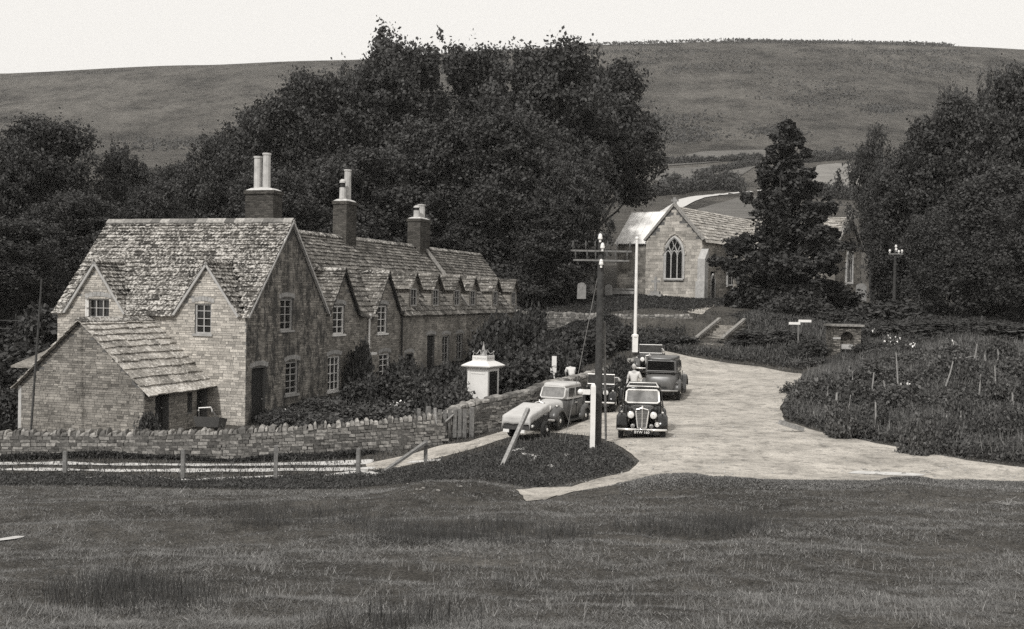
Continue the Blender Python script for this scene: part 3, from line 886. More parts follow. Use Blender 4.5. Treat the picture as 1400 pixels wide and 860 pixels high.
# ---- outbuilding with its gable to the camera
ob = row_empty(-4.2, -4, -1.15, "outbuilding", "low stone outbuilding with big-slabbed roof and dark doorways, in front of the gabled cottage", "outbuilding")
d = Vector((-4.2, -4)); O2 = (-4.2, -4, -1.15)
A, RZ, EZ = 4.0, 3.08, .78
TR, TL, TC = -1.57, -6.85, -4.25
mb = MB()
stoned(mb, (0, -A), NX, TL, TR, -1.8, [(TL, EZ), (TC, RZ), (TR, EZ)], bh=.085, bw=.22, seed=3)
wall_panel(mb, (TL, 0), (0, -1), 0, A, -1.8, [(0, EZ), (A, EZ)])
sh = [(.62, 1.42, -1.0, .55), (2.55, 2.85, -.3, .45), (3.15, 3.85, -1.0, .60)]
stoned(mb, (TR, -A), NY, 0, A, -1.8, [(0, EZ), (A, EZ)], sh, depth=.3, bh=.085, bw=.22, seed=4)
mb.build("wall", [M['j_dark'], M['b_mid']], ob, off=O2)
for k, h in enumerate(sh):
    if k == 1:
        mb = MB(); mb.box((TR-.3, -A+h[0], h[2]), (TR-.26, -A+h[1], h[3])); mb.build("shutter", M['dark'], ob, off=O2)
    else: door(ob, O2, (TR, -A), NY, *h, depth=.26, lintel=False)
mb = MB(); mb.box((TL-.14, -A-.01+.004, -1.7), (TL, -A+.3, EZ-.1)); mb.build("corner_pier", M['dressed'], ob, off=O2)
mb = MB(); o_ = .32; kk = (RZ-EZ)/(TR-TC)
slope(mb, (TR+o_, -A-.2, EZ-o_*kk+.05), (TR+o_, 0, EZ-o_*kk+.05), (TC, -A-.2, RZ+.05), (TC, 0, RZ+.05), expo=.36, tw=.42, thick=.05, jit=1.8)
slope(mb, (TL-o_, 0, EZ-o_*kk+.05), (TL-o_, -A-.2, EZ-o_*kk+.05), (TC, 0, RZ+.05), (TC, -A-.2, RZ+.05), expo=.36, tw=.42, thick=.05, jit=1.8)
r2 = mb.build("roof", M['tiles_pale'], ob, off=O2)
mb = MB(); ridge_stones(mb, (TC, -A-.2, RZ+.1), (TC, 0, RZ+.1), w=.16); mb.build("ridge_stones", M['tiles'], r2, off=O2)
# small lean-to behind it and the thin tarred pole at its corner
lt = row_empty(-8.3, 1.0, -1.0, "lean_to_shed", "small lean-to shed with a plain pale sloping roof beside the left end of the cottage", "shed")
O3 = (-8.3, 1.0, -1.0)
mb = MB(); mb.box((-10.0, -.6, -1.6), (-8.75, 1.6, .72)); mb.build("wall", M['limestone_dark'], lt, off=O3)
mb = MB(); mb.mesh([(-10.2,-.9,1.05),(-8.72,-.9,1.05),(-8.72,1.4,1.75),(-10.0,1.4,1.75),(-10.2,-.9,1.12),(-8.72,-.9,1.12),(-8.72,1.4,1.82),(-10.0,1.4,1.82)],
    [(0,3,2,1),(4,5,6,7),(0,1,5,4),(1,2,6,5),(2,3,7,6),(3,0,4,7)]); mb.build("roof", M['limestone_dark'], lt, off=O3)

# ---- row cottages
def row_cottage(name_label, s0, s1, gables, dormers, wallmat, openings, chim=None, tile='tiles_dark', endwall=False, setback=0.0, zb=-.6, ridge=RIDGE-.1):
    e = row_empty(setback, s0, zb, "stone_cottage", name_label, "cottage")
    off = (setback, s0, zb); t0 = setback
    holes = [o[1:5] for o in openings]
    mb = MB(); top = [(s0, EAVE)]
    for c, hw, zt in gables: top += [(c-hw, EAVE), (c, zt), (c+hw, EAVE)]
    top += [(s1, EAVE)]
    stoned(mb, (t0, 0), NY, s0, s1, -1.3, top, holes, bh=.10, bw=.26, seed=int(s0))
    D = 2*2.95
    wall_panel(mb, (t0, s1), (-1, 0), 0, D, -1.3, [(0, EAVE), (D/2, ridge-.03), (D, EAVE)])
    wall_panel(mb, (t0-D, s1), (0, -1), 0, s1-s0, -1.3, [(0, EAVE), (s1-s0, EAVE)])
    mb.build("wall", [M['j_dark'], M['b_lichen' if wallmat == 'lichen_stone' else 'b_mid']], e, off=off)
    for o in openings:
        if o[0] == 'w': window(e, off, (t0, 0), NY, *o[1:5], mat=o[5], cols=o[6], rows=o[7], lintel=1)
        elif o[0] == 'd': door(e, off, (t0, 0), NY, *o[1:5])
    kk = (ridge-EAVE)/2.95
    ez = EAVE-.2*kk
    def sk(c):
        for g_, hw, zt in gables:
            if c.z < zt+.1 and abs(c.y-g_) < (zt-c.z)/((zt-EAVE)/hw)+.02 and c.x > t0-1.8: return True
        for dc in dormers:
            if abs(c.y-dc) < .52 and c.x > t0-1.45 and c.x < t0-.12 and c.z < 5.1: return True
        return False
    mb = MB()
    slope(mb, (t0+.2, s0, ez), (t0+.2, s1+.05, ez), (t0-2.95, s0, ridge), (t0-2.95, s1+.05, ridge), skip=sk, expo=.25, tw=.32)
    slope(mb, (t0-D-.2, s1, ez), (t0-D-.2, s0, ez), (t0-2.95, s1, ridge), (t0-2.95, s0, ridge), expo=.5, tw=.6)
    for c, hw, zt in gables:
        for sg in (-1, 1):
            q = hw+.12; ze = zt+.03-q*(zt-EAVE)/hw
            slope(mb, (t0+.16, c+sg*q, ze), (t0-.5, c+sg*q, ze), (t0+.16, c, zt+.03), (t0-1.7, c, zt+.03), expo=.2, tw=.28)
    rf = mb.build("roof", M[tile], e, off=off)
    mb = MB(); ridge_stones(mb, (t0-2.95, s0, ridge+.03), (t0-2.95, s1+.05, ridge+.03))
    mb.build("ridge_stones", M['tiles'], rf, off=off)
    for c, hw, zt in gables:
        mb = MB(); ridge_stones(mb, (t0+.16, c, zt+.06), (t0-1.7, c, zt+.06), w=.12); mb.build("ridge_stones", M['tiles'], rf, off=off)
        mb = MB()
        for sg in (-1, 1): verge(mb, (t0+.10, c+sg*(hw+.08), EAVE-.1), (t0+.10, c, zt), w=.08, h=.06)
        mb.build("bargeboard", M['soot'], rf, off=off)
    if endwall:
        mb = MB()
        for tt in (t0, t0-D): verge(mb, (tt, s1+.03, EAVE), (t0-2.95, s1+.03, ridge), w=.14)
        mb.build("verge", M['mortar'], rf, off=off)
    for dc in dormers:
        hw = .66; zt = 5.3; f = t0-.12; zl = EAVE+.12*kk-.02; ze = 4.62
        mb = MB()
        wall_panel(mb, (f, 0), NY, dc-hw, dc+hw, zl-.1, [(dc-hw, ze), (dc, zt), (dc+hw, ze)], [(dc-.40, dc+.40, zl+.12, 4.56)], depth=.08)
        for sg in (-1, 1):
            mb.face([(f, dc+sg*hw, zl-.1), (f, dc+sg*hw, ze), (f-.98, dc+sg*hw, ze), (f-.02, dc+sg*hw, zl-.1)])
        dm = mb.build("dormer", M['limestone_dark'], e, off=off)
        w = window(dm, off, (f, 0), NY, dc-.40, dc+.40, zl+.12, 4.56, mat='greypaint', cols=2, rows=2, depth=.02, sill=False)
        mb = MB()
        for sg in (-1, 1):
            q = hw+.16; z2 = zt+.04-q*(zt-ze)/hw
            slope(mb, (f+.2, dc+sg*q, z2), (f-1.2, dc+sg*q, z2), (f+.2, dc, zt+.04), (f-1.65, dc, zt+.04), expo=.22, tw=.3)
        ridge_stones(mb, (f+.2, dc, zt+.07), (f-1.6, dc, zt+.07), w=.11)
        mb.build("dormer_roof", M['tiles_dark'], dm, off=off)
    if chim: chimney(e, off, *chim)
    return e

c2 = row_cottage("middle cottage with two steep wall gables and white-painted sash windows, behind dark shrubs", 6.5, 14.25, [(8.0, 1.42, 5.3), (12.7, 1.45, 5.3)], [], 'limestone_dark',
    [('w', 6.62, 7.8, -.06, 1.47, 'white', 3, 4), ('w', 7.05, 8.15, 2.43, 3.7, 'white', 2, 4), ('w', 11.65, 12.75, 2.35, 3.68, 'white', 2, 4), ('w', 11.9, 13.1, -.1, 1.35, 'white', 2, 5), ('d', 9.3, 10.15, -.5, 1.5)],
    chim=((-2.95, 13.9), .75, 1.15, 6.3, 8.95, [(0, -.28, 1.05, .17, True), (0, .26, 1.6, .18, False)]))
c3 = row_cottage("long cottage with lichened wall, three dormers and a dark doorway between shrubs", 14.25, 23.8, [], [16.3, 19.35, 22.6], 'lichen_stone',
    [('d', 17.9, 18.95, -.1, 2.05), ('w', 20.1, 21.15, .5, 2.0, 'greypaint', 2, 3), ('w', 22.3, 23.3, .5, 2.0, 'greypaint', 2, 3), ('w', 15.0, 16.0, .0, 1.2, 'dark', 2, 2)],
    chim=((-2.95, 23.5), .8, 1.5, 6.0, 8.75, [(0, -.35, .72, .2, True), (0, .35, .85, .22, False)]), zb=-.1)
c4 = row_cottage("far end cottage of the row, three dormers above a shrub-covered wall", 23.8, 35.2, [], [26.2, 30.4, 34.2], 'limestone_dark',
    [('d', 27.9, 28.8, .3, 2.3), ('w', 31.3, 32.3, .9, 2.2, 'greypaint', 2, 3)], endwall=True, setback=-.35, zb=.3)
# raised stone coping where the party wall breaks the roof, and rainwater pipes
mb = MB()
for tt in (0.1,): verge(mb, (.1, 23.85, EAVE+.15), (-2.9, 23.85, RIDGE), w=.3, h=.1, dz=.12)
mb.build("party_wall_coping", M['coping'], c3, off=(0, 14.25, -.1))
def pipe(parent, off, t, s, z0, z1, mat):
    mb = MB(); mb.tube([(t, s, z0), (t, s, z1)], .05, 8); mb.box((t-.09, s-.09, z1), (t+.09, s+.09, z1+.2)); mb.build("drainpipe", M[mat], parent, off=off)
pipe(c2, (0, 6.5, -.6), .1, 10.55, -.4, 3.1, 'white')
pipe(c3, (0, 14.25, -.1), .1, 14.35, -.3, 3.2, 'dark')
mb = MB(); mb.box((.0, 8.95, 1.42), (.62, 10.35, 1.52)); mb.build("porch_shelf", M['white'], c2, off=(0, 6.5, -.6))

# ---- stone building glimpsed behind, left of the front cottage
sb = row_empty(-13.5, 11, .4, "stone_barn", "plain stone barn end half hidden by trees left of the front cottage", "barn")
O5 = (-13.5, 11, .4)
mb = MB()
wall_panel(mb, (0, 9), NX, -15.6, -9, -.8, [(-15.6, 3.8), (-9, 3.8)])
wall_panel(mb, (-9, 9), NY, 0, 6, -.8, [(0, 3.8), (3, 6.2), (6, 3.8)])
wall_panel(mb, (-15.6, 15), (0, -1), 0, 6, -.8, [(0, 3.8), (3, 6.2), (6, 3.8)])
mb.build("wall", M['limestone_dark'], sb, off=O5)
mb = MB(); slope(mb, (-15.8, 8.8, 3.65), (-8.8, 8.8, 3.65), (-15.8, 12, 6.2), (-8.8, 12, 6.2), expo=.35, tw=.4)
slope(mb, (-8.8, 15.2, 3.65), (-15.8, 15.2, 3.65), (-8.8, 12, 6.2), (-15.8, 12, 6.2), expo=.35, tw=.4)
mb.build("roof", M['tiles_dark'], sb, off=O5)
# ------------------------------------------------------------------ garden walls
def stone_wall(name, pts, thick, label, cat, cope='cock', mat='rubble', seed=0):
    """pts: (x, y, zbase, ztop) along the wall; body with uneven faces plus individual coping stones"""
    rnd = random.Random(seed)
    e = empty(name, (pts[0][0], pts[0][1], pts[0][2]), 0, label, cat)
    off = pts[0][:3]
    P = []; step = .3
    for a, b in zip(pts, pts[1:]):
        L = math.hypot(b[0]-a[0], b[1]-a[1]); n = max(1, int(L/step))
        for i in range(n): P.append([a[k]*(1-i/n)+b[k]*i/n for k in range(4)])
    P.append(list(pts[-1]))
    rings = []
    for i, p in enumerate(P):
        a, b = P[max(0, i-1)], P[min(len(P)-1, i+1)]
        d = Vector((b[0]-a[0], b[1]-a[1])).normalized(); n = Vector((-d.y, d.x)); h = p[3]-.12-p[2]
        r = []
        for sgn, hs in ((1, (0, .35, .7, 1)), (-1, (1, .7, .35, 0))):
            for q in hs:
                w = thick/2*(1.15-.25*q) + rnd.uniform(-.025, .025)
                r.append(Vector((p[0]+n.x*w*sgn, p[1]+n.y*w*sgn, p[2]-(.35 if q == 0 else 0) + h*q + (rnd.uniform(-.03, .03) if q else 0))))
        rings.append(r)
    mb = MB(); mb.loft(rings, tone=.05)
    for sgn in (1, -1):                                # individually laid face stones
        cum = 0
        nrow = 0
        zz = 0.0
        while zz < .98:
            hh = rnd.uniform(.07, .12)
            i = rnd.random()
            while i < len(P)-1.02:
                k0 = int(i); f = i-k0; a, b = P[k0], P[min(k0+1, len(P)-1)]
                p = [a[q]*(1-f)+b[q]*f for q in range(4)]
                d = Vector((b[0]-a[0], b[1]-a[1])).normalized(); n = Vector((-d.y, d.x)); H_ = p[3]-.12-p[2]
                w = rnd.uniform(.12, .36); q_ = zz
                off_ = thick/2*(1.15-.25*q_)
                if q_*H_+hh < H_+.03:
                    cx_, cy_ = p[0]+n.x*off_*sgn, p[1]+n.y*off_*sgn
                    o_ = rnd.uniform(.0, .035)
                    M4 = Matrix(((d.x, n.x*sgn, 0, cx_), (d.y, n.y*sgn, 0, cy_), (0, 0, 1, p[2]+q_*H_), (0, 0, 0, 1)))
                    mb.box((0, -.05, .004), (w-.012, o_, hh-.008), min(1, rnd.random()**1.2), jit=.009, M=M4)
                i += w/step
            zz += hh/max(.4, (P[len(P)//2][3]-.12-P[len(P)//2][2]))
    mb.build("wall_body", M['wallstone'], e, off=off)
    mb = MB(); s = 0
    for i, (p, q) in enumerate(zip(P, P[1:])):
        d = Vector((q[0]-p[0], q[1]-p[1], q[3]-p[3])); L = d.length; d.normalize()
        u = 0
        n = Vector((-d.y, d.x, 0)).normalized()
        while u < L-.01:
            w = min(L-u, rnd.uniform(.12, .26) if cope == 'cock' else rnd.uniform(.2, .4))
            c = Vector((p[0], p[1], p[3]-.14)) + d*(u+w/2)
            hh = rnd.uniform(.10, .25) if cope == 'cock' else rnd.uniform(.10, .18)
            ww = thick*rnd.uniform(.42, .55)
            vs = []
            for zz, k in ((0, 1), (hh*.7, .95), (hh, .5)):
                for (sx, sy) in ((-1,-1),(1,-1),(1,1),(-1,1)):
                    vs.append(c + d*(sx*w*.44*(k*k if cope == 'cock' else .5+.5*k)) + n*(sy*ww*k) + Vector((rnd.uniform(-.02,.02), rnd.uniform(-.02,.02), zz+rnd.uniform(-.02,.02))))
            mb.mesh(vs, [(0,1,5,4),(1,2,6,5),(2,3,7,6),(3,0,4,7),(4,5,9,8),(5,6,10,9),(6,7,11,10),(7,4,8,11),(8,9,10,11)], rnd.random()**1.3)
            u += w
    mb.build("coping", M['coping'], e, off=off)
    return e
def wp(px, yb, yt, Y):
    b = at(px, yb, Y); t = at(px, yt, Y); return (b[0], Y, b[2], t[2])
stone_wall("garden_wall", [wp(-160, 631, 588, 36.6), wp(0, 630, 589, 36.3), wp(150, 629, 590, 36.2), wp(300, 627, 588, 36.2), wp(420, 622, 581, 36.4), wp(510, 616, 574, 36.8), wp(603, 607, 566, 37.2)], .45,
           "long dry-stone garden wall topped with upright stones, in front of the cottages", "garden wall", seed=1)
stone_wall("garden_wall", [wp(608, 606, 565, 37.5), (-1.85, 38.4, -.72, .45), wp(720, 580, 532, 40.2), wp(745, 572, 522, 41.6), wp(800, 552, 510, 46), wp(842, 532, 498, 51.5), wp(862, 522, 491, 54), wp(886, 510, 484, 58)], .45,
           "dry-stone wall running up the lane from the wooden gate past the parked cars", "garden wall", cope='flat', seed=2)
stone_wall("terrace_wall", [wp(700, 448, 424, 74), wp(800, 446, 428, 72), wp(860, 450, 430, 71), wp(942, 447, 430, 71)], .5,
           "low mossy retaining wall below the church, left of the stone steps", "retaining wall", cope='flat', seed=3)
stone_wall("churchyard_wall", [wp(690, 424, 391, 88), wp(760, 420, 391, 88), wp(830, 420, 396, 90), wp(870, 416, 404, 91)], .5,
           "dark churchyard wall in tree shade behind the gravestones", "churchyard wall", cope='flat', seed=4)
# wooden gate with its posts
gx = at(632, 605, 37.9)
ge = empty("garden_gate", (-2.05, 37.45, -.75), R(22), "slatted wooden garden gate with diagonal brace at the gap between the walls", "gate")
mb = MB()
for i in range(7): mb.box((-.62+i*.18, -.015, .12), (-.62+i*.18+.13, .015, 1.08+.02*(i % 2)))
mb.box((-.66, .016, .28), (.66, .05, .38)); mb.box((-.66, .016, .86), (.66, .05, .96))
mb.build("gate_leaf", M['wood'], ge)
mb = MB(); mb.tube([(-.6, -.04, .32), (.1, -.04, .92)], .035, 6); mb.build("brace", M['wood_pale'], ge)
for x, h, w in ((-.78, 1.2, .07), (.78, 1.15, .06), (-1.12, 1.15, .05)):
    mb = MB(); mb.box((x-w, -w, -.4), (x+w, w, h), jit=.01); mb.build("gate_post", M['wood'], ge)
# end post leaning by the left wall's end
def post(px, Y, yt, w, name, label, cat, mat, group=None, lean=(0, 0)):
    x, y, z = gp(px, Y); zt = at(px, yt, Y)[2]
    e = MB(); h = zt - z
    e.tube([(0, 0, -.3), (lean[0]*.5, lean[1]*.5, h*.5), (lean[0], lean[1], h)], [w*1.05, w, w*.9], 7)
    e.v = [(p[0]+random.uniform(-.006, .006), p[1]+random.uniform(-.006, .006), p[2]) for p in e.v]
    o = e.build(name, M[mat]); o.location = (x, y, z)
    return tag(o, label, cat, group)
post(602, 37.0, 558, .06, "gate_stump", "pale weathered post at the right end of the long garden wall", "post", 'wood_pale', lean=(-.12, 0))
FP = [(91, 33.2, 617, "first fence post from the left, on the grass below the garden wall"),
      (253, 32.6, 615, "square fence post below the middle of the garden wall, second from the left"),
      (380, 32.4, 609, "tall weathered fence post near the chalk track, third from the left"),
      (493, 32.8, 613, "fence post standing in dark grass, just left of the slanting plank"),
      (585, 33.4, 602, "fence post that the slanting plank leans on")]
for px, Y, yt, lb in FP:
    x, y, z = gp(px, Y); h = at(px, yt, Y)[2]-z
    mb = MB(); mb.box((-.055, -.05, -.3), (.055, .05, h), jit=.012); o = mb.build("fence_post", M['wood'], None); o.location = (x, y, z); tag(o, lb, "fence post", "fence posts along the track")
def beam(name, a, b, w, mat, label, cat, h=None):
    a, b = Vector(a), Vector(b); d = (b-a); L = d.length
    o = MB(); o.box((-w/2, -(h or w)/2, 0), (w/2, (h or w)/2, L), jit=.006); o = o.build(name, M[mat]); o.location = a
    o.rotation_mode = 'QUATERNION'; o.rotation_quaternion = d.to_track_quat('Z', 'Y')
    return tag(o, label, cat)
a = gp(517, 32.4); b = at(582, 605, 33.3); beam("plank", (a[0], a[1], a[2]-.05), b, .17, 'wood', "long weathered plank slanting up against a fence post", "plank", .07)
a = gp(689, 30.6); b = at(722, 559, 31.9); beam("leaning_pole", (a[0], a[1], a[2]-.05), b, .11, 'wood_pale', "bare pole leaning across in front of the canvas-covered trailer", "pole")

# ------------------------------------------------------------------ telegraph poles, white post, flagpole
def insul(mb, c, r=.06):
    mb.lathe([(r*.5, -.08), (r*.5, 0), (r, .01), (r, .06), (r*.8, .09), (r*.9, .1), (r*.6, .15), (.01, .17)], 8, Matrix.Translation(c))
x, y, z = gp(820, 31.6); ztop = at(820, 322, 31.6)[2]
tp = empty("telegraph_pole", (x, y, z), 0, "tall tarred telegraph pole with two long crossarms beside the white post", "telegraph pole")
H = ztop - z
mb = MB(); mb.tube([(0, 0, -.4), (0, 0, H*.5), (0, 0, H)], [.12, .105, .085], 12); mb.lathe([(.14, 0), (.02, .12)], 10, Matrix.Translation((0, 0, H))); mb.build("pole", M['wood_dark'], tp)
for i, (zz, L) in enumerate(((H-.45, 1.75), (H-.72, 1.6))):
    mb = MB(); mb.box((-L/2, -.15, zz-.025), (L/2, -.09, zz+.025)); arm = mb.build("crossarm", M['wood'], tp)
    for k in (-1, -.55, -.22, .22, .55, 1):
        mb = MB(); insul(mb, (k*(L/2-.06), -.15, zz+.12), .025); mb.build("insulator", M['dull_car'], arm)
for c in ((-.04, -.16, H-.12), (.03, -.16, H-.38), (0, -.17, H-.85)):
    mb = MB(); insul(mb, c, .065); mb.build("insulator", M['white'], tp)
mb = MB(); mb.tube([(.14, .1, 3.6), (.38, 1.5, -.1)], .035, 6); mb.build("stay_rod", M['wood'], tp)
mb = MB(); mb.tube([(-.05, 0, H-1.0), (-.9, .9, 0)], .010, 4); mb.build("stay_wire", M['steel'], tp)
x, y, z = gp(813, 31.2)
ws = empty("white_signpost", (x, y, z), 0, "squat white-painted post with a short side arm, standing against the telegraph pole", "signpost")
zt = at(811, 525, 31.2)[2]-z
mb = MB(); mb.box((-.07, -.07, -.3), (.07, .07, zt-.08)); mb.lathe([(.10, 0), (.08, .06), (.01, .10)], 4, Matrix.Translation((0, 0, zt-.08)) @ Matrix.Rotation(R(45), 4, 'Z')); mb.build("post", M['white'], ws)
mb = MB(); mb.box((-.36, -.04, zt-.30), (-.085, .04, zt-.16)); mb.ball((-.36, 0, zt-.23), .085, 8, 6); mb.build("arm", M['white'], ws)

x, y, z = gp(1222, 76); zt = at(1223, 336, 76)[2]-z
t2 = empty("telegraph_pole", (x, y, z), 0, "slender distant telegraph pole with white insulators before the trees on the right", "telegraph pole")
mb = MB(); mb.tube([(0, 0, -.4), (0, 0, zt)], [.14, .09], 8); mb.build("pole", M['wood_dark'], t2)
mb = MB(); mb.box((-.5, -.15, zt-.62), (.5, -.09, zt-.52)); arm = mb.build("crossarm", M['wood'], t2)
for c in ((-.42, -.12, zt-.42), (.42, -.12, zt-.42), (.2, -.12, zt-.46), (0, -.12, zt-.1), (.02, -.12, zt-.32)):
    mb = MB(); insul(mb, c, .085); mb.build("insulator", M['white'], arm)

a = at(868, 474, 61); b = at(872, 326, 61)
fp = empty("flagpole", (a[0], a[1], a[2]-.3), 0, "tall slim white flagpole rising from the dark hedge below the church", "flagpole")
h = b[2]-a[2]+.3
mb = MB(); mb.tube([(0, 0, 0), (0, 0, h)], [.10, .075], 10); mb.ball((0, 0, h), .11, 8, 6); mb.build("shaft", M['white'], fp)
mb = MB(); mb.box((-.15, -.15, 0), (.15, .15, .85)); mb.lathe([(.2, .85), (.2, .95), (.12, 1.0)], 10); mb.build("base", M['white'], fp)

# thin tarred pole at the outbuilding corner
x, y, z = at(40, 590, 37.0); z = hz(x, y); top = at(57, 381, 37.6)
mb = MB(); mb.tube([(0, 0, -.2), ((top[0]-x), top[1]-y, top[2]-z)], [.045, .035], 6); o = mb.build("clothes_pole", M['wood_dark']); o.location = (x, y, z)
tag(o, "thin dark pole leaning beside the left corner of the outbuilding", "pole")

# ------------------------------------------------------------------ white telephone kiosk
x, y, z = gp(662, 43.0); z = at(662, 566, 43.0)[2]
kk_ = empty("telephone_kiosk", (x, y, z), R(-27), "white concrete telephone kiosk with pagoda roof and metal finial among the shrubs", "telephone kiosk")
S = .46
mb = MB()
mb.box((-S, -S, 0), (S, S, .25))
for sx in (-1, 1):
    for sy in (-1, 1): mb.box((sx*(S-.005)-(.12 if sx > 0 else 0), sy*(S-.005)-(.12 if sy > 0 else 0), .25), (sx*(S-.005)+(.12 if sx < 0 else 0), sy*(S-.005)+(.12 if sy < 0 else 0), 1.78))
mb.box((-S, -S, 1.7), (S, S, 1.8))
mb.box((-S+.12, -S+.02, .25), (S-.12, -S+.06, 1.7)); mb.box((-S+.02, -S+.12, .25), (-S+.06, S-.12, 1.7)); mb.box((-S+.12, S-.06, .25), (S-.12, S-.02, 1.7))
mb.box((-S+.16, -S+.005, 1.60), (S-.16, -S+.02, 1.64))
mb.build("body", M['cream'], kk_)
mb = MB()
mb.box((S-.05, -S+.12, .10), (S-.01, S-.12, 1.70)); kd = mb.build("door", M['glass'], kk_)
mb = MB()
for zz in (.28, .62, .96, 1.3, 1.66): mb.box((S-.012, -S+.13, zz), (S+.002, S-.13, zz+.025))
for yy in (-.11, .11): mb.box((S-.010, yy-.012, .28), (S+.000, yy+.012, 1.66))
mb.build("glazing_bars", M['dark'], kd)
mb = MB(); Rk = Matrix.Rotation(R(45), 4, 'Z'); q = math.sqrt(2)
mb.lathe([(S*q, 1.79), ((S+.06)*q, 1.84), ((S+.17)*q, 1.88), ((S+.18)*q, 1.92), ((S-.0)*q, 2.03), ((S-.14)*q, 2.10), (.02, 2.12)], 4, Rk); mb.build("roof", M['cream'], kk_)
pm = MB()
T = S-.14
pm.box((-T, -T, 2.08), (T, -T+.05, 2.30)); pm.box((-T, T-.05, 2.08), (T, T, 2.30)); pm.box((T-.05, -T+.05, 2.08), (T, T-.05, 2.30)); pm.box((-T, -T+.05, 2.08), (-T+.05, T-.05, 2.30))
sg_ = pm.build("sign_box", M['cream'], kk_)
def text(s, size, mat, parent, loc, rot, ext=.004, name="lettering", ax='CENTER'):
    c = bpy.data.curves.new(name, 'FONT'); c.body = s; c.size = size; c.extrude = ext; c.align_x = ax; c.align_y = 'CENTER'
    t_ = bpy.data.objects.new(name, c); COL.objects.link(t_)
    bpy.context.view_layer.update()
    me = bpy.data.meshes.new_from_object(t_.evaluated_get(bpy.context.evaluated_depsgraph_get()))
    bpy.data.objects.remove(t_); bpy.data.curves.remove(c)
    me.materials.clear(); me.materials.append(M[mat])
    o = bpy.data.objects.new(name, me); COL.objects.link(o); o.parent = parent; o.location = loc; o.rotation_euler = rot
    return o
text("TELEPHONE", .105, 'greypaint', sg_, (0, -T-.003, 2.19), (R(90), 0, 0))
text("TELEPHONE", .105, 'greypaint', sg_, (T+.003, 0, 2.19), (R(90), 0, R(90)))
mb = MB(); mb.lathe([(.10, 2.12), (.14, 2.2), (.13, 2.3), (.06, 2.38), (.03, 2.45), (.07, 2.52), (.05, 2.62), (.025, 2.7), (.005, 2.86)], 10)
for k in range(4):
    a = k*math.pi/2+R(45); c, s = math.cos(a), math.sin(a)
    mb.tube([(c*r, s*r, zz) for r, zz in ((.42, 2.3), (.38, 2.42), (.28, 2.36), (.22, 2.42), (.16, 2.52), (.05, 2.46))], .016, 5)
    mb.ball((c*.42, s*.42, 2.45), .035, 6, 4)
mb.build("finial", M['steel'], kk_)

# ------------------------------------------------------------------ steps, well niche, direction sign, gravestones
a = at(972, 478, 66.5); 
st = empty("stone_steps", (a[0], a[1], a[2]+.25), R(-36), "stone steps with two pale sloping copings climbing the bank to the church", "steps")
mb = MB(); N = 7
for i in range(N): mb.box((-.72, i*.42, -.8), (.72, i*.42+.44, (i+1)*.17), jit=.01, tone=random.random())
mb.build("treads", M['limestone_dark'], st)
for sx in (-1, 1):
    mb = MB(); x0 = sx*.84-.11
    ps = [(0, -.15), (0, .45), (2.9, 1.5), (2.9, -.4)]
    mb.mesh([(x0, p[0]-.15, p[1]) for p in ps]+[(x0+.26, p[0]-.15, p[1]) for p in ps], [(0,1,2,3),(7,6,5,4),(0,4,5,1),(1,5,6,2),(2,6,7,3),(3,7,4,0)])
    sw = mb.build("side_wall", M['rubble'], st)
    mb = MB(); ps = [(-.25, .44), (-.25, .54), (2.9, 1.66), (2.9, 1.54)]
    mb.mesh([(x0-.0, p[0]-.0, p[1]) for p in ps]+[(x0+.22, p[0]-.0, p[1]) for p in ps], [(0,1,2,3),(7,6,5,4),(0,4,5,1),(1,5,6,2),(2,6,7,3),(3,7,4,0)])
    mb.build("coping", M['coping'], sw)
mb = MB(); mb.box((-1.35, -.62, -.8), (1.1, -.02, .14), jit=.03); mb.build("bottom_slab", M['rubble'], st)

x, y, z = gp(1155, 60.0); zt = at(1155, 446, 60)[2]; z = at(1155, 478, 60)[2]
wh = empty("well_house", (x, y, z), R(1), "small square stone well house with an arched niche, half sunk in the bushes", "well house")
mb = MB(); hw = .76; h = zt-z
Pn = lambda u, zz, d=0: (u, -.5+d, zz)
n = 12; arc = [(-.36*math.cos(math.pi*i/n), h*.52+.32*math.sin(math.pi*i/n)) for i in range(n+1)]
poly_ = [(-hw, -.3), (-hw, h), (hw, h), (hw, -.3)]
for i in range(n):
    a_, b_ = arc[i], arc[i+1]
    mb.face([Pn(a_[0], a_[1]), Pn(b_[0], b_[1]), Pn(b_[0], h), Pn(a_[0], h)])
    mb.face([Pn(a_[0], a_[1]), Pn(b_[0], b_[1]), Pn(b_[0], b_[1], .4), Pn(a_[0], a_[1], .4)])
for s_ in (-1, 1):
    mb.face([Pn(s_*hw, -.3), Pn(s_*.36, -.3), Pn(s_*.36, h), Pn(s_*hw, h)]); mb.face([Pn(s_*.36, -.3), Pn(s_*.36, h*.52), Pn(s_*.36, h*.52, .4), Pn(s_*.36, -.3, .4)])
mb.face([Pn(-.36, -.3, .4), Pn(.36, -.3, .4), Pn(.36, h, .4), Pn(-.36, h, .4)])
mb.box((-hw, .001, -.3), (hw, .8, h-.002)); mb.box((-hw, -.5, -.3), (-hw+.02, .01, h-.003)); mb.box((hw-.02, -.5, -.3), (hw, .01, h-.003))
mb.build("wall", M['rubble'], wh)
mb = MB(); mb.box((-hw-.13, -.62, h), (hw+.13, .9, h+.10), jit=.015); mb.build("roof_slab", M['coping'], wh)
mb = MB(); mb.box((-.3, -.6, .05), (.3, -.1, .3), jit=.01); mb.build("basin", M['dressed'], wh)
mb = MB(); mb.box((-hw-.02, -.53, h*.46), (-.37, -.48, h*.46+.09)); mb.build("ledge", M['dressed'], wh)

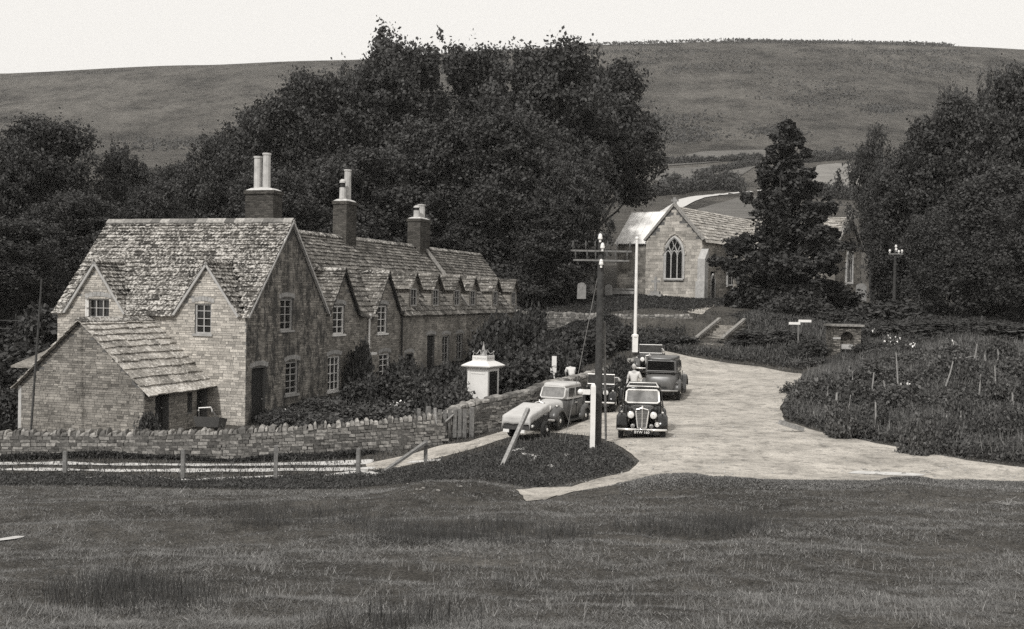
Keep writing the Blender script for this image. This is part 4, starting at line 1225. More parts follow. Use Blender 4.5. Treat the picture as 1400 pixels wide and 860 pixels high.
x, y, z = gp(1092, 61.5); z = at(1092, 474, 61.5)[2]; zt = at(1092, 438, 61.5)[2]-z
ds = empty("direction_sign", (x, y, z), 0, "white two-armed direction sign on a thin post beyond the road", "signpost")
mb = MB(); mb.tube([(0, 0, -.5), (0, 0, zt)], .05, 8); mb.build("post", M['wood'], ds)
for (x0, x1, zz, ry, tx) in ((-.02, .70, zt-.03, R(6), "CHURCH"), (-.56, .08, zt-.17, R(-4), "KNOWLE")):
    mb = MB(); mb.box((x0, -.07, zz-.07), (x1, -.05, zz+.07)); ar = mb.build("sign_arm", M['white'], ds)
def grave(px, py, Y, kind, label, sc=1.0, rz=0):
    p = at(px, py, Y); e = empty("gravestone", (p[0], p[1], p[2]-.05), rz, label, "gravestone", "gravestones beside the church")
    if kind == 'cross':
        mb = MB(); mb.box((-.5*sc, -.35*sc, 0), (.5*sc, .35*sc, .2*sc)); mb.box((-.33*sc, -.25*sc, .2*sc), (.33*sc, .25*sc, .42*sc)); mb.build("plinth", M['tombstone'], e)
        mb = MB(); mb.box((-.09*sc, -.07*sc, .42*sc), (.09*sc, .07*sc, 1.5*sc)); mb.box((-.32*sc, -.068*sc, 1.08*sc), (.32*sc, .068*sc, 1.24*sc)); mb.build("cross", M['tombstone'], e)
    elif kind == 'urn':
        mb = MB(); mb.box((-.5*sc, -.4*sc, 0), (.5*sc, .4*sc, .35*sc)); mb.build("plinth", M['tombstone'], e)
        mb = MB(); mb.lathe([(.1*sc, .35*sc), (.07*sc, 1.0*sc), (.16*sc, 1.15*sc), (.17*sc, 1.3*sc), (.04*sc, 1.45*sc)], 10); mb.build("shaft", M['tombstone'], e)
    else:
        mb = MB(); w = .34*sc; h = 1.0*sc
        pr = [(-w, -.2), (w, -.2), (w, h*.75)] + [(w*math.cos(t), h*.75+w*.8*math.sin(t)) for t in [math.pi*i/8 for i in range(1, 8)]] + [(-w, h*.75)]
        mb.loft([[Vector((p_[0], yy, p_[1])) for p_ in pr] for yy in (-.06*sc, .06*sc)]); mb.build("headstone", M['tombstone'], e)
    return e
grave(787, 393, 84, 'urn', "pale pillar monument with a round finial, left of the telegraph pole", 1.15)
grave(795, 404, 82, 'head', "tilted rounded headstone just below the pillar monument", 1.0, R(20))
grave(806, 396, 85, 'head', "blunt mossy headstone touching the telegraph pole's outline", 1.0)
grave(896, 405, 90.5, 'cross', "stone cross on a stepped plinth below the church's large window", 1.1, R(-20))
grave(739, 393, 85, 'head', "small pale headstone at the far left, near the end of the cottage row", 1.1)
grave(768, 397, 84.5, 'head', "leaning headstone left of the pillar monument", .9, R(12))
grave(832, 402, 86.5, 'head', "headstone between the telegraph pole and the flagpole", .8, R(-8))
grave(1032, 412, 87, 'cross', "small stone cross in the fir tree's shade", .7, R(5))
mb = MB(); mb.box((-1.1, -.5, 0), (1.7, .5, .14), jit=.02); o = mb.build("ledger_slab", M['tombstone']); o.location = at(893, 409, 89.5); o.rotation_euler = (0, 0, R(-18))
tag(o, "long flat grave slab lying in front of the stone cross", "grave slab")
mb = MB(); mb.box((-.95, -.4, 0), (.95, .4, .35), jit=.03); mb.box((-1.05, -.5, .35), (1.05, .5, .45), jit=.02); o = mb.build("table_tomb", M['tombstone']); o.location = at(849, 402, 88); tag(o, "low table tomb with a pale top, between pole and flagpole", "tomb")
grave(1177, 408, 93, 'head', "rounded headstone under the right-hand church gable", 1.3, R(-10))
grave(1005, 409, 88, 'head', "headstone in fir shade beside the churchyard path", 1.0, R(15))
drape("churchyard_path", [strip(poly([(948,429),(957,421),(968,416),(985,412),(1010,410)]), [1.2,1.4,1.2,1.4,1.4])], M['road'], lift=.03, rag=.1, seed=9)

# ------------------------------------------------------------------ church
CH = (11.75, 97.0); cd = Vector((.835, -.55)).normalized()
CHROT = math.atan2(cd.y, cd.x)
CZ = 4.1
ch = empty("church", (CH[0], CH[1], CZ), CHROT, "stone church with a traceried pointed window in its gable, behind the fir tree", "church")
# local frame: x along the gable front, y into the church
def cwall(mb, org, ud, u0, u1, top, holes=()): wall_panel(mb, org, ud, u0, u1, -.8, top, holes, depth=.35); stone_face(mb, org, ud, u0, u1, -.8, top, holes, bw=.5, bh=.27, prot=.03, seed=int(u1*7))
W_, EZc, AZ = 5.3, 5.3, 8.25
mb = MB()
cwall(mb, (0, 0), NX, 0, W_, [(0, EZc), (W_/2, AZ), (W_, EZc)])
mb.build("gable_wall", [M['j_dark'], M['b_ashlar']], ch)
def arch_pts(cx, hw, z0, zs, n=8, k=1.25):
    """pointed arch outline from the left foot over the point to the right foot"""
    r = hw*2*k/1.25; pts = [(cx-hw, z0)]
    c = cx+hw*0.25*0+(-hw+r); 
    for i in range(n+1):
        x = -hw + hw*i/n; z = math.sqrt(max(0, r*r-(x+hw-r)**2)); pts.append((cx+x, zs+z))
    zt = pts[-1][1]
    for p in pts[-2::-1]: pts.append((2*cx-p[0], p[1]))
    return pts, zt
def cwindow(parent, cx, hw, z0, zs, lights, y=-.0, M4=None, hood=True):
    pts, zt = arch_pts(cx, hw, z0, zs)
    M4 = M4 or Matrix.Identity(4)
    mb = MB(); mb.face([M4 @ Vector((p[0], y-.045, p[1])) for p in pts]); 
    w = None
    fr = MB(); fr.tube([M4 @ Vector((p[0], y-.06, p[1])) for p in pts], .14, 6); fr.tube([M4 @ Vector((cx-hw-.05, y-.08, z0-.05)), M4 @ Vector((cx+hw+.05, y-.08, z0-.05))], .13, 6)
    for i in range(1, lights):
        x = cx-hw+2*hw*i/lights; zz = zs+.1
        fr.tube([M4 @ Vector((x, y-.06, z0)), M4 @ Vector((x, y-.06, zz))], .06, 6)
    lw = 2*hw/lights
    for i in range(lights):
        c = cx-hw+lw*(i+.5); ap, at_ = arch_pts(c, lw/2, zs, zs, 4)
        fr.tube([M4 @ Vector((p[0], y-.06, p[1]-.15)) for p in ap], .05, 5)
    if lights == 3:
        for s_ in (-1, 1):
            for s2 in (-1, 1):
                fr.tube([M4 @ Vector((cx+s_*lw*.5, y-.06, zs+.2)), M4 @ Vector((cx+s_*(lw*.5+s2*lw*.42), y-.06, zs+.75)), M4 @ Vector((cx+s_*(lw*.5+s2*lw*.1), y-.06, zs+1.3))], .05, 5)
    w = fr.build("window", M['dressed'], parent)
    mb.build("pane", M['glass'], w)
    if hood:
        mb = MB(); mb.tube([M4 @ Vector((cx+(p[0]-cx)*1.22, y-.05, p[1]+(.3 if p[1] > zs+.01 else 0))) for p in pts[1:-1]], .07, 6); mb.build("hood_mould", M['ashlar'], w)
    return w
cwindow(ch, 2.75, .88, 1.9, 4.0, 3)
nave_L = 26
mb = MB()
cwall(mb, (W_, 0), NY, 0, nave_L, [(0, EZc), (nave_L, EZc)], [(1.9, 2.9, -.5, 2.6)])
cwall(mb, (0, nave_L), (0, -1), 0, nave_L, [(0, EZc), (nave_L, EZc)])
cwall(mb, (W_, nave_L), (-1, 0), 0, W_, [(0, EZc), (W_/2, AZ), (W_, EZc)])
mb.build("nave_wall", [M['j_dark'], M['b_ashlar']], ch)
Mr = Matrix.Translation((W_, 0, 0)) @ Matrix.Rotation(R(90), 4, 'Z')
cwindow(ch, 6.3, .8, 1.5, 3.0, 3, M4=Mr, hood=False)
mb = MB(); mb.box((W_-.3, 1.9, -.5), (W_-.26, 2.9, 2.6)); mb.build("door", M['wood_dark'], ch)
mb = MB(); ap, _z = arch_pts(2.4, .5, -.5, 1.5); mb.tube([Mr @ Vector((p[0], -.04, p[1])) for p in ap], .09, 6); mb.build("door_arch", M['dressed'], ch)
mb = MB()
kc = (AZ-EZc)/(W_/2); o_ = .25
slope(mb, (W_+o_, .25, EZc-o_*kc), (W_+o_, nave_L, EZc-o_*kc), (W_/2, .25, AZ), (W_/2, nave_L, AZ), expo=.36, tw=.6, thick=.05)
slope(mb, (-o_, nave_L, EZc-o_*kc), (-o_, .25, EZc-o_*kc), (W_/2, nave_L, AZ), (W_/2, .25, AZ), expo=.4, tw=.6, thick=.05)
crf = mb.build("roof", M['tiles_pale'], ch)
mb = MB()
for s0 in (-.15, W_+.15): verge(mb, (s0, 0.05, EZc-.05), (W_/2, .05, AZ+.12), w=.42, h=.2, dz=.12)
mb.build("gable_coping", M['coping'], ch)
mb = MB(); mb.box((W_/2-.12, -.05, AZ+.1), (W_/2+.12, .17, AZ+.75)); mb.box((W_/2-.3, -.045, AZ+.38), (W_/2+.3, .165, AZ+.56)); mb.build("gable_cross", M['tombstone'], ch)
mb = MB(); 
mb.box((W_-.05, -.75, -.6), (W_+.62, 0, 3.6)); mb.mesh([(W_-.05,-.75,3.6),(W_+.62,-.75,3.6),(W_+.62,0,3.6),(W_-.05,0,3.6),(W_-.05,0,4.5),(W_+.62,0,4.5)], [(0,1,5,4),(0,4,3),(1,2,5)])
mb.box((W_-.12, -.95, -.6), (W_+.7, -.75, 1.7)); mb.build("buttress", M['dressed'], ch)
# side wing with a smooth lead roof, coloured pale for the sky it reflects, left of the gable
mb = MB(); WL = 3.7; wy = 1.6
cwall(mb, (-WL, wy), NX, 0, WL, [(0, 5.2), (WL, 5.2)]); cwall(mb, (-WL, wy+6), (0, -1), 0, 6, [(0, 5.2), (3, 8.0), (6, 5.2)])
mb.build("wing_wall", [M['j_dark'], M['b_mid']], ch)
mb = MB()
for q in range(8):
    x0, x1 = -WL-.2 + (WL+2.2)*q/8, -WL-.2 + (WL+2.2)*(q+1)/8
    mb.mesh([(x0+.01, wy-.25, 5.05), (x1-.01, wy-.25, 5.05), (x1-.01, wy+3, 8.05), (x0+.01, wy+3, 8.05), (x0+.01, wy-.25, 5.13), (x1-.01, wy-.25, 5.13), (x1-.01, wy+3, 8.13), (x0+.01, wy+3, 8.13)], [(0,3,2,1),(4,5,6,7),(0,1,5,4),(1,2,6,5),(2,3,7,6),(3,0,4,7)])
mb.box((-WL-.2, wy+3, 7.9), (2, wy+3.15, 8.2))
mb.build("wing_roof", M['lead'], ch)
# right-hand transept: ridge parallel to the gable front
A2 = at(1136, 405, 93); 
tr = empty("church_transept", (27.0, 92.0, CZ+.2), CHROT, "dark gabled right-hand end of the church beside the fir tree", "transept")
mb = MB()
cwall(mb, (0, 0), NY, 0, 7.6, [(0, 4.7), (3.8, 7.3), (7.6, 4.7)])
cwall(mb, (-9, 0), NX, 0, 9, [(0, 4.7), (9, 4.7)])
mb.build("wall", [M['j_dark'], M['b_mid']], tr)
cwindow(tr, 3.8, .9, 1.6, 3.4, 3, M4=Matrix.Rotation(R(90), 4, 'Z'))
mb = MB(); slope(mb, (-9, -.3, 4.43), (-.05, -.3, 4.43), (-9, 3.8, 7.3), (-.05, 3.8, 7.3), expo=.36, tw=.55, thick=.05)
slope(mb, (-.05, 7.9, 4.43), (-9, 7.9, 4.43), (-.05, 3.8, 7.3), (-9, 3.8, 7.3), expo=.45, tw=.6, thick=.05); rr = mb.build("roof", M['tiles_pale'], tr)
mb = MB()
for s0 in (-.2, 7.8): verge(mb, (.03, s0, 4.55), (.03, 3.8, 7.45), w=.4, h=.2, dz=.1)
mb.build("gable_coping", M['coping'], tr)
mb = MB(); mb.box((-.15, 3.65, 7.4), (.2, 3.95, 7.8)); mb.ball((.03, 3.8, 7.9), .18, 8, 6); mb.build("finial", M['tombstone'], tr)
# ------------------------------------------------------------------ motor cars (local frame: front towards -Y)
def rrect(hx, y0, y1, z, n=24, e=5.0):
    out = []; cy = (y0+y1)/2; hy = (y1-y0)/2
    for k in range(n):
        a = 2*math.pi*k/n; c, s = math.cos(a), math.sin(a)
        out.append(Vector((hx*math.copysign(abs(c)**(2/e), c), cy+hy*math.copysign(abs(s)**(2/e), s), z)))
    return out
def xring(hx, z0, z1, y, n=20, e=4.0):
    out = []; cz = (z0+z1)/2; hz_ = (z1-z0)/2
    for k in range(n):
        a = 2*math.pi*k/n; c, s = math.cos(a), math.sin(a)
        out.append(Vector((hx*math.copysign(abs(c)**(2/e), c), y, cz+hz_*math.copysign(abs(s)**(2/e), s))))
    return out
def wheel(parent, x, y, r=.34, w=.15, rim='dull_car'):
    Mx = Matrix.Translation((x, y, r)) @ Matrix.Rotation(R(90), 4, 'Y')
    mb = MB(); mb.lathe([(r*.62, -w/2), (r*.9, -w/2), (r, -w*.3), (r, w*.3), (r*.9, w/2), (r*.62, w/2)], 24, Mx, cap=False); mb.lathe([(r*.62, -w/2), (r*.62, w/2)], 24, Mx, cap=False)
    wh_ = mb.build("wheel", M['tyre'], parent, smooth=False)
    sgn = 1 if x > 0 else -1
    mb = MB(); mb.lathe([(r*.63, 0), (r*.6, sgn*w*.42), (r*.3, sgn*w*.2), (r*.26, sgn*w*.45), (r*.12, sgn*w*.6), (.01, sgn*w*.62)], 20, Mx); mb.build("rim", M[rim], wh_, smooth=True)
    mb = MB(); mb.lathe([(r*.24, sgn*w*.5), (r*.2, sgn*w*.66), (.01, sgn*w*.72)], 14, Mx); mb.build("hub_cap", M['chrome'], wh_, smooth=True)
def fender(parent, side, path, xin, xout, mat):
    mb = MB(); rings = []
    for i, (y, z) in enumerate(path):
        a, b = path[max(0, i-1)], path[min(len(path)-1, i+1)]
        d = Vector((0, b[0]-a[0], b[1]-a[1])).normalized(); nrm = Vector((0, -d.z, d.y)) 
        if nrm.z < 0 and i not in (0,): nrm = nrm if abs(nrm.z) < .5 else -nrm
        ring = []
        prof = [(0, -.0), (.25, .035), (.55, .045), (.85, .02), (1, -.06), (1, -.12), (.93, -.05), (.5, .01), (0, -.035)]
        for u, h in prof:
            ring.append(Vector((side*(xin+(xout-xin)*u), y, z)) + nrm*h)
        rings.append(ring)
    mb.loft(rings); return mb.build("fender", M[mat], parent, smooth=True)
def lamp(parent, c, r, name="headlight", lens='white', shell='chrome', d=.17, face=-1):
    Mx = Matrix.Translation(c) @ Matrix.Rotation(R(90) if face < 0 else R(-90), 4, 'X')
    mb = MB(); mb.lathe([(.01, -d), (r*.5, -d*.92), (r*.88, -d*.5), (r, 0), (r*1.04, .015), (r*.93, .02)], 18, Mx, cap=False); o = mb.build(name, M[shell], parent, smooth=True)
    mb = MB(); mb.lathe([(r*.93, .012), (r*.6, .028), (.01, .034)], 18, Mx, cap=False); mb.build("lens", M[lens], o, smooth=True)
    return o
def motor_car(name, label, loc, rz, paint, top=None, L=3.8, W=1.5, H=1.6, style='saloon', sunroof=False, plate=None, rim='dull_car', rear_big=False, wing=None, spare=False, frame='chrome', tilt=0, screen='carglass', extras=True):
    e = empty(name, loc, rz, label, "car", "motor cars parked along the lane")
    e.rotation_euler = (tilt, 0, rz)
    top = top or paint; wing = wing or paint
    s = W/1.5; k = L/3.8; h = H/1.6
    Y = lambda y: y*k
    for sx in (-1, 1):
        for yy in (-1.22, 1.18): wheel(e, sx*.62*s, Y(yy), r=.335, rim=rim)
    ff = [(-1.66,.40),(-1.62,.56),(-1.50,.70),(-1.32,.785),(-1.12,.79),(-.92,.72),(-.72,.56),(-.52,.38),(-.34,.29)]
    rf_ = [(.66,.28),(.74,.42),(.85,.58),(1.0,.70),(1.2,.745),(1.4,.70),(1.58,.56),(1.70,.38)]
    for sx in (-1, 1):
        fender(e, sx, [(Y(y), z*h+.0) for y, z in ff], .42*s, .75*s, wing)
        fender(e, sx, [(Y(y), z*h+.0) for y, z in rf_], .50*s, .75*s, wing)
        mb = MB(); mb.box((min(sx*.5*s, sx*.74*s), Y(-.36), .25), (max(sx*.5*s, sx*.74*s), Y(.68), .30)); mb.build("running_board", M['dark'], e)
    # hood, then body tub
    mb = MB(); mb.loft([xring(.19*s, .46, .94*h, Y(-1.50)), xring(.235*s, .44, .975*h, Y(-1.40)), xring(.33*s, .42, 1.0*h, Y(-1.0)), xring(.46*s, .38, 1.03*h, Y(-.52)), xring(.52*s, .36, 1.05*h, Y(-.40))])
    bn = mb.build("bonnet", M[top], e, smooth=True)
    mb = MB()
    for sx in (-1, 1):
        for i in range(7): mb.box((sx*(.36+.012*i)*s-.012, Y(-.95+.07*i), .6), (sx*(.36+.012*i)*s+.012, Y(-.95+.07*i)+.02, .84*h))
    mb.build("louvres", M['dark'], bn)
    rb = 1.62 if not rear_big else 1.72
    mb = MB(); mb.loft([xring(.50*s, .34, 1.04*h, Y(-.48)), xring(.585*s, .30, 1.06*h, Y(-.25)), xring(.625*s, .28, 1.06*h, Y(.3)), xring(.635*s, .28, 1.06*h, Y(.9)), xring(.60*s, .30, 1.06*h, Y(1.3)), xring(.54*s, .33, .98*h, Y(rb-.1)), xring(.44*s, .38, .84*h, Y(rb+.04))])
    body = mb.build("body", M[paint], e, smooth=True)
    for sx in (-1, 1):
        for y0 in (-.28, .42, 1.08):
            mb = MB(); mb.box((sx*.625*s-.012, Y(y0), .42), (sx*.625*s+.014, Y(y0)+.012, 1.02*h)); mb.build("door_seam", M['dark'], body)
    mb = MB()
    for sx in (-1, 1): mb.box((sx*.655*s-.02, Y(.28), .88*h), (sx*.655*s+.02, Y(.40), .905*h))
    mb.build("door_handle", M['chrome'], body)
    # chassis valance
    mb = MB(); mb.box((-.5*s, Y(-1.6), .24), (.5*s, Y(1.6), .36)); mb.build("chassis", M['dark'], e)
    if style == 'saloon':
        rear = 1.30 if not rear_big else 1.62
        E_ = 9 if rear_big else 5
        R0 = [rrect(.60*s, Y(-.42), Y(rear+.08), 1.03*h, e=E_), rrect(.588*s, Y(-.37), Y(rear+.05), 1.15*h, e=E_), rrect(.565*s, Y(-.29), Y(rear), 1.36*h, e=E_), rrect(.545*s, Y(-.235), Y(rear-.05), 1.47*h, e=E_)]
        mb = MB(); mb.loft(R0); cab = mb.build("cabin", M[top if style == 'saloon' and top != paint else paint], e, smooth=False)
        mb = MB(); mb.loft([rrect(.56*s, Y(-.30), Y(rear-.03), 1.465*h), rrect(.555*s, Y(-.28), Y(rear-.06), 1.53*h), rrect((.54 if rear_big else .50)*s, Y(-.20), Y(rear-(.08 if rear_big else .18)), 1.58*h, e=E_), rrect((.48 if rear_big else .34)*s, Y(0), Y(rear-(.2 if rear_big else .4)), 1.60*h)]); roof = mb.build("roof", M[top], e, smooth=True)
        # glass
        def quad(mb, a, b, c, d, t=.02):
            a, b, c, d = map(Vector, (a, b, c, d)); n = (b-a).cross(d-a).normalized()*t
            mb.mesh([a, b, c, d, a+n, b+n, c+n, d+n], [(0,3,2,1),(4,5,6,7),(0,1,5,4),(1,2,6,5),(2,3,7,6),(3,0,4,7)])
        y0, y1 = Y(-.445), Y(-.272)
        mb = MB(); quad(mb, (-.49*s, y0+.035, 1.09*h), (.49*s, y0+.035, 1.09*h), (.47*s, y1+.01, 1.44*h), (-.47*s, y1+.01, 1.44*h)); ws_ = mb.build("windscreen", M[screen], e)
        mb = MB(); A = [(-.50*s, y0+.0, 1.12*h), (-.44*s, y0-.012, 1.07*h), (.44*s, y0-.012, 1.07*h), (.50*s, y0, 1.12*h), (.48*s, y1-.02, 1.40*h), (.43*s, y1-.008, 1.455*h), (-.43*s, y1-.008, 1.455*h), (-.48*s, y1-.02, 1.40*h)]
        mb.tube(A, .032, 6, closed=True); mb.build("windscreen_frame", M[frame], ws_)
        for sx in (-1, 1):
            for (a, b) in ((-.20, .36), (.46, rear-.22)):
                zb_, zt_ = 1.11*h, 1.42*h
                xa, xb = sx*.597*s, sx*.568*s
                pts = [(xa, Y(a+(0 if a > 0 else -.06)), zb_), (xa, Y(b), zb_), (xb, Y(b-.02), zt_), (xb, Y(a+.03), zt_)]
                if sx < 0: pts = [pts[1], pts[0], pts[3], pts[2]]
                mb = MB(); quad(mb, *pts, t=.008); mb.build("side_window", M['carglass'], e)
        yb, yt = Y(rear+.085), Y(rear-.0)
        wz = (1.10, 1.40) if not rear_big else (1.09, 1.45); wx = .26 if not rear_big else .50
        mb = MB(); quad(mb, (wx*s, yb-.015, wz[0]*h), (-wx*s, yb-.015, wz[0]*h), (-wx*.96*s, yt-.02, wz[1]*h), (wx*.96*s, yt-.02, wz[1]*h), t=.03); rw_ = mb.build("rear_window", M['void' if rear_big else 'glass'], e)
        if rear_big:
            mb = MB(); mb.tube([(wx*s, yb+.01, wz[0]*h), (-wx*s, yb+.01, wz[0]*h), (-wx*.96*s, yt+.01, wz[1]*h), (wx*.96*s, yt+.01, wz[1]*h)], .018, 6, closed=True); mb.build("rear_window_frame", M[paint], rw_)
        if sunroof:
            mb = MB(); mb.box((-.40*s, Y(-.10), 1.50*h), (.40*s, Y(.62), 1.606*h)); sr = mb.build("sunroof_opening", M['dark'], e)
            mb = MB(); mb.tube([(-.47*s, Y(-.22), 1.545*h), (-.40*s, Y(-.24), 1.565*h), (.40*s, Y(-.24), 1.565*h), (.47*s, Y(-.22), 1.545*h), (.43*s, Y(.0), 1.60*h), (.42*s, Y(.64), 1.61*h), (-.42*s, Y(.64), 1.61*h), (-.43*s, Y(.0), 1.60*h)], .022, 6, closed=True)
            mb.build("sunroof_frame", M['chrome'], sr)
            mb = MB(); mb.box((-.43*s, Y(.66), 1.58*h), (.43*s, Y(.86), 1.635*h)); mb.build("sliding_panel", M['dull_car'], sr)
    else:
        # open tourer: upright windscreen, dark cockpit with seats, folded hood behind
        mb = MB(); mb.box((-.50*s, Y(-.22), 1.02*h), (.50*s, Y(1.2), 1.075*h)); mb.build("cockpit", M['dark'], e)
        mb = MB()
        for yy in (.35, 1.1): mb.box((-.5*s, Y(yy), .8), (.5*s, Y(yy)+.12, 1.2*h), jit=.01)
        mb.build("seat", M['dull_car'], e)
        mb = MB(); mb.box((-.52*s, Y(-.36)-.005, 1.08*h), (.52*s, Y(-.36)+.005, 1.42*h)); ws_ = mb.build("windscreen", M[screen], e)
        mb = MB(); mb.tube([(-.54*s, Y(-.36), 1.05*h), (.54*s, Y(-.36), 1.05*h), (.54*s, Y(-.34), 1.45*h), (-.54*s, Y(-.34), 1.45*h)], .024, 6, closed=True); mb.build("windscreen_frame", M['chrome'], ws_)
        mb = MB(); mb.loft([rrect(.60*s, Y(1.2), Y(1.62), z_, e=3) for z_ in (1.04*h, 1.12*h)]+[rrect(.5*s, Y(1.25), Y(1.56), 1.22*h, e=3)]); mb.build("folded_hood", M['canvas'], e, smooth=True)
        mb = MB(); mb.tube([(.26*s+.17*math.cos(t), Y(-.14)-.05*math.sin(t), 1.12*h+.17*math.sin(t)) for t in [i*math.pi/8 for i in range(16)]], .014, 5, closed=True); mb.build("steering_wheel", M['dark'], e)
    # radiator grille: shield outline, centre bar, slats
    gz0, gz1 = .42, 1.0*h; yg = Y(-1.56)
    sh_ = [(-.125*s, gz0), (.125*s, gz0), (.185*s, gz1-.10), (.17*s, gz1-.03), (.06*s, gz1), (0, gz1+.02), (-.06*s, gz1), (-.17*s, gz1-.03), (-.185*s, gz1-.10)]
    mb = MB(); mb.loft([[Vector((x, yy, z)) for x, z in sh_] for yy in (yg-.02, yg+.10)]); gr = mb.build("radiator", M['dull_car'], e)
    mb = MB(); mb.tube([(x, yg-.03, z) for x, z in sh_], .02, 6, closed=True); mb.tube([(0, yg-.05, gz0), (0, yg-.05, gz1+.03)], .013, 6); mb.ball((0, yg-.02, gz1+.06), .03, 8, 6); mb.build("grille_surround", M['chrome'], gr)
    mb = MB()
    for i in range(-5, 6):
        if i: mb.box((i*.026*s-.003, yg-.032, gz0+.02), (i*.026*s+.003, yg-.022, gz1-.06+.002*(5-abs(i))))
    for zz in (.25, .5, .75): mb.box((-.15*s, yg-.035, gz0+(gz1-gz0)*zz-.004), (.15*s, yg-.024, gz0+(gz1-gz0)*zz+.004))
    mb.build("grille_slats", M['steel'], gr)
    for sx in (-1, 1):
        lamp(e, (sx*.33*s, Y(-1.50), .80*h), .105)
        lamp(e, (sx*.60*s, Y(-1.34), .87*h), .035, "side_lamp", d=.08)
    if extras:
        lamp(e, (-.27*s, Y(-1.72), .50), .06, "fog_lamp", lens='screen', d=.08); lamp(e, (.27*s, Y(-1.72), .50), .06, "fog_lamp", lens='screen', d=.08)
        mb = MB(); Mx = Matrix.Translation((.44*s, Y(-1.66), .55)) @ Matrix.Rotation(R(90), 4, 'X'); mb.tube([tuple(Mx @ Vector((.065*math.cos(t), .065*math.sin(t), 0))) for t in [i*math.pi/8 for i in range(16)]], .013, 5, closed=True); mb.lathe([(.03, -.1), (.03, 0), (.045, .01), (.01, .02)], 10, Mx); mb.build("horn", M['chrome'], e)
    mb = MB()
    for sx in (-1, 1): mb.tube([(sx*.16, Y(-1.80), .40), (sx*.4, Y(-1.83), .40), (sx*.72*s, Y(-1.79), .40)], [.032, .036, .032], 8)
    mb.tube([(-.2, Y(-1.79), .40), (.2, Y(-1.79), .40)], .018, 6)
    for sx in (-1, 1): mb.box((sx*.3-.02, Y(-1.80), .34), (sx*.3+.02, Y(-1.50), .37))
    mb.build("front_bumper", M['chrome'] if frame == 'chrome' else M['white'], e, smooth=True)
    mb = MB(); mb.tube([(-.66*s, Y(1.80), .42), (0, Y(1.86), .42), (.66*s, Y(1.80), .42)], .035, 8); mb.build("rear_bumper", M['steel'], e, smooth=True)
    mb = MB(); mb.box((-.27, Y(-1.85)-.012, .27), (.27, Y(-1.85), .385)); pl = mb.build("number_plate", M['black_car'], e)
    if plate: text(plate, .115, 'white', pl, (0, Y(-1.85)-.014, .328), (R(90), 0, 0), ext=.002, name="plate_lettering")
    if rear_big:
        mb = MB(); mb.box((-.26, Y(1.78), .46), (.26, Y(1.78)+.015, .57)); mb.build("number_plate", M['dark'], e)
        for sx in (-1, 1): lamp(e, (sx*.6*s, Y(1.62), .72), .045, "tail_lamp", lens='dull_car', d=.06, face=1)
    return e
def on_ground(px, Y_, z=None):
    x, y, zz = gp(px, Y_); return (x, y, zz if z is None else z)
mc = at(873, 598, 33.2)
motor_car("motor_car", "black saloon with open sunroof and bright upright grille, facing the camera beside the telegraph pole", (mc[0]+.28, 34.7, hz(mc[0], 34.7)-.06), R(-7), 'black_car', sunroof=True, plate="BYW 160", L=3.7, W=1.55, H=1.62, screen='screen')
c1 = gp(770, 38.7)
motor_car("motor_car", "small dark saloon with sky reflection painted pale on roof and bonnet, parked behind the canvas-covered trailer", (c1[0]-.15, 38.9, c1[2]-.02), R(-27), 'dull_car', top='sky_sheen_car', L=3.5, W=1.38, H=1.56, rim='dull_car', frame='sky_sheen_car', extras=False, screen='screen')
c3_ = gp(914, 45.0)
motor_car("motor_car", "dusty grey saloon seen from behind with a wide dark rear window", (c3_[0], 45.6, c3_[2]), R(180-14), 'grey_car', L=4.0, W=1.62, H=1.75, rear_big=True, wing='dull_car', extras=False)
c4_ = gp(826, 42.5)
motor_car("motor_car", "dark open tourer mostly hidden between the telegraph pole and the black saloon", (c4_[0], 42.8, c4_[2]), R(-12), 'black_car', L=3.7, W=1.45, H=1.5, style='tourer', extras=False)
c5_ = gp(893, 53)
motor_car("motor_car", "farthest car, an open tourer whose tilted windscreen shows beyond the grey saloon", (c5_[0], 53.5, c5_[2]+.05), R(-10), 'dull_car', L=3.8, W=1.5, H=1.6, style='tourer', extras=False)

# trailer under a canvas sheet
tx, ty, tz = gp(722, 36.0); 
tl = empty("trailer", (tx, ty, tz), R(-24), "low two-wheeled trailer under a pale canvas sheet in front of the small saloon", "trailer")
mb = MB(); mb.box((-.45, -.8, .38), (.45, .8, .72), jit=.01); mb.box((-.05, 1.0, .40), (.05, 1.5, .48)); mb.build("bed", M['wood_dark'], tl)
mb = MB(); nx_, ny_ = 22, 30; vs = []
rt = random.Random(5)
for j in range(ny_+1):
    for i in range(nx_+1):
        u, v = i/nx_*2-1, j/ny_*2-1
        x_, y_ = u*.70, v*1.05
        ex = max(0, abs(x_)-.48); ey = max(0, abs(y_)-.83)
        drop = (ex+ey)*1.15
        z_ = .80 + .01*(1-u*u) + .17*(v+1) - drop + .01*math.sin(23*y_)*(ex > 0)*ex*5 + .01*math.sin(17*x_)*(ey > 0)*ey*5
        xx = math.copysign(min(abs(x_), .48+ex*.05), x_) + (.008*math.sin(15*y_) if ex > 0 else 0); yy = math.copysign(min(abs(y_), .83+ey*.05), y_) + (.008*math.sin(13*x_) if ey > 0 else 0)
        vs.append((xx, yy, z_+.003*math.sin(9*x_+7*y_)))
mb.mesh(vs, [(j*(nx_+1)+i, j*(nx_+1)+i+1, (j+1)*(nx_+1)+i+1, (j+1)*(nx_+1)+i) for j in range(ny_) for i in range(nx_)])
o = mb.build("canvas_cover", M['canvas'], tl, smooth=True)
md = o.modifiers.new("thick", 'SOLIDIFY'); md.thickness = .01
for sx in (-1, 1): wheel(tl, sx*.60, .20, r=.30, w=.13)
for xa, xb in ((-.45, -.25), (.05, .3)):
    mb = MB(); mb.box((xa, -.83, .28), (xb, -.79, .38)); mb.build("reflector_plate", M['white'], tl)
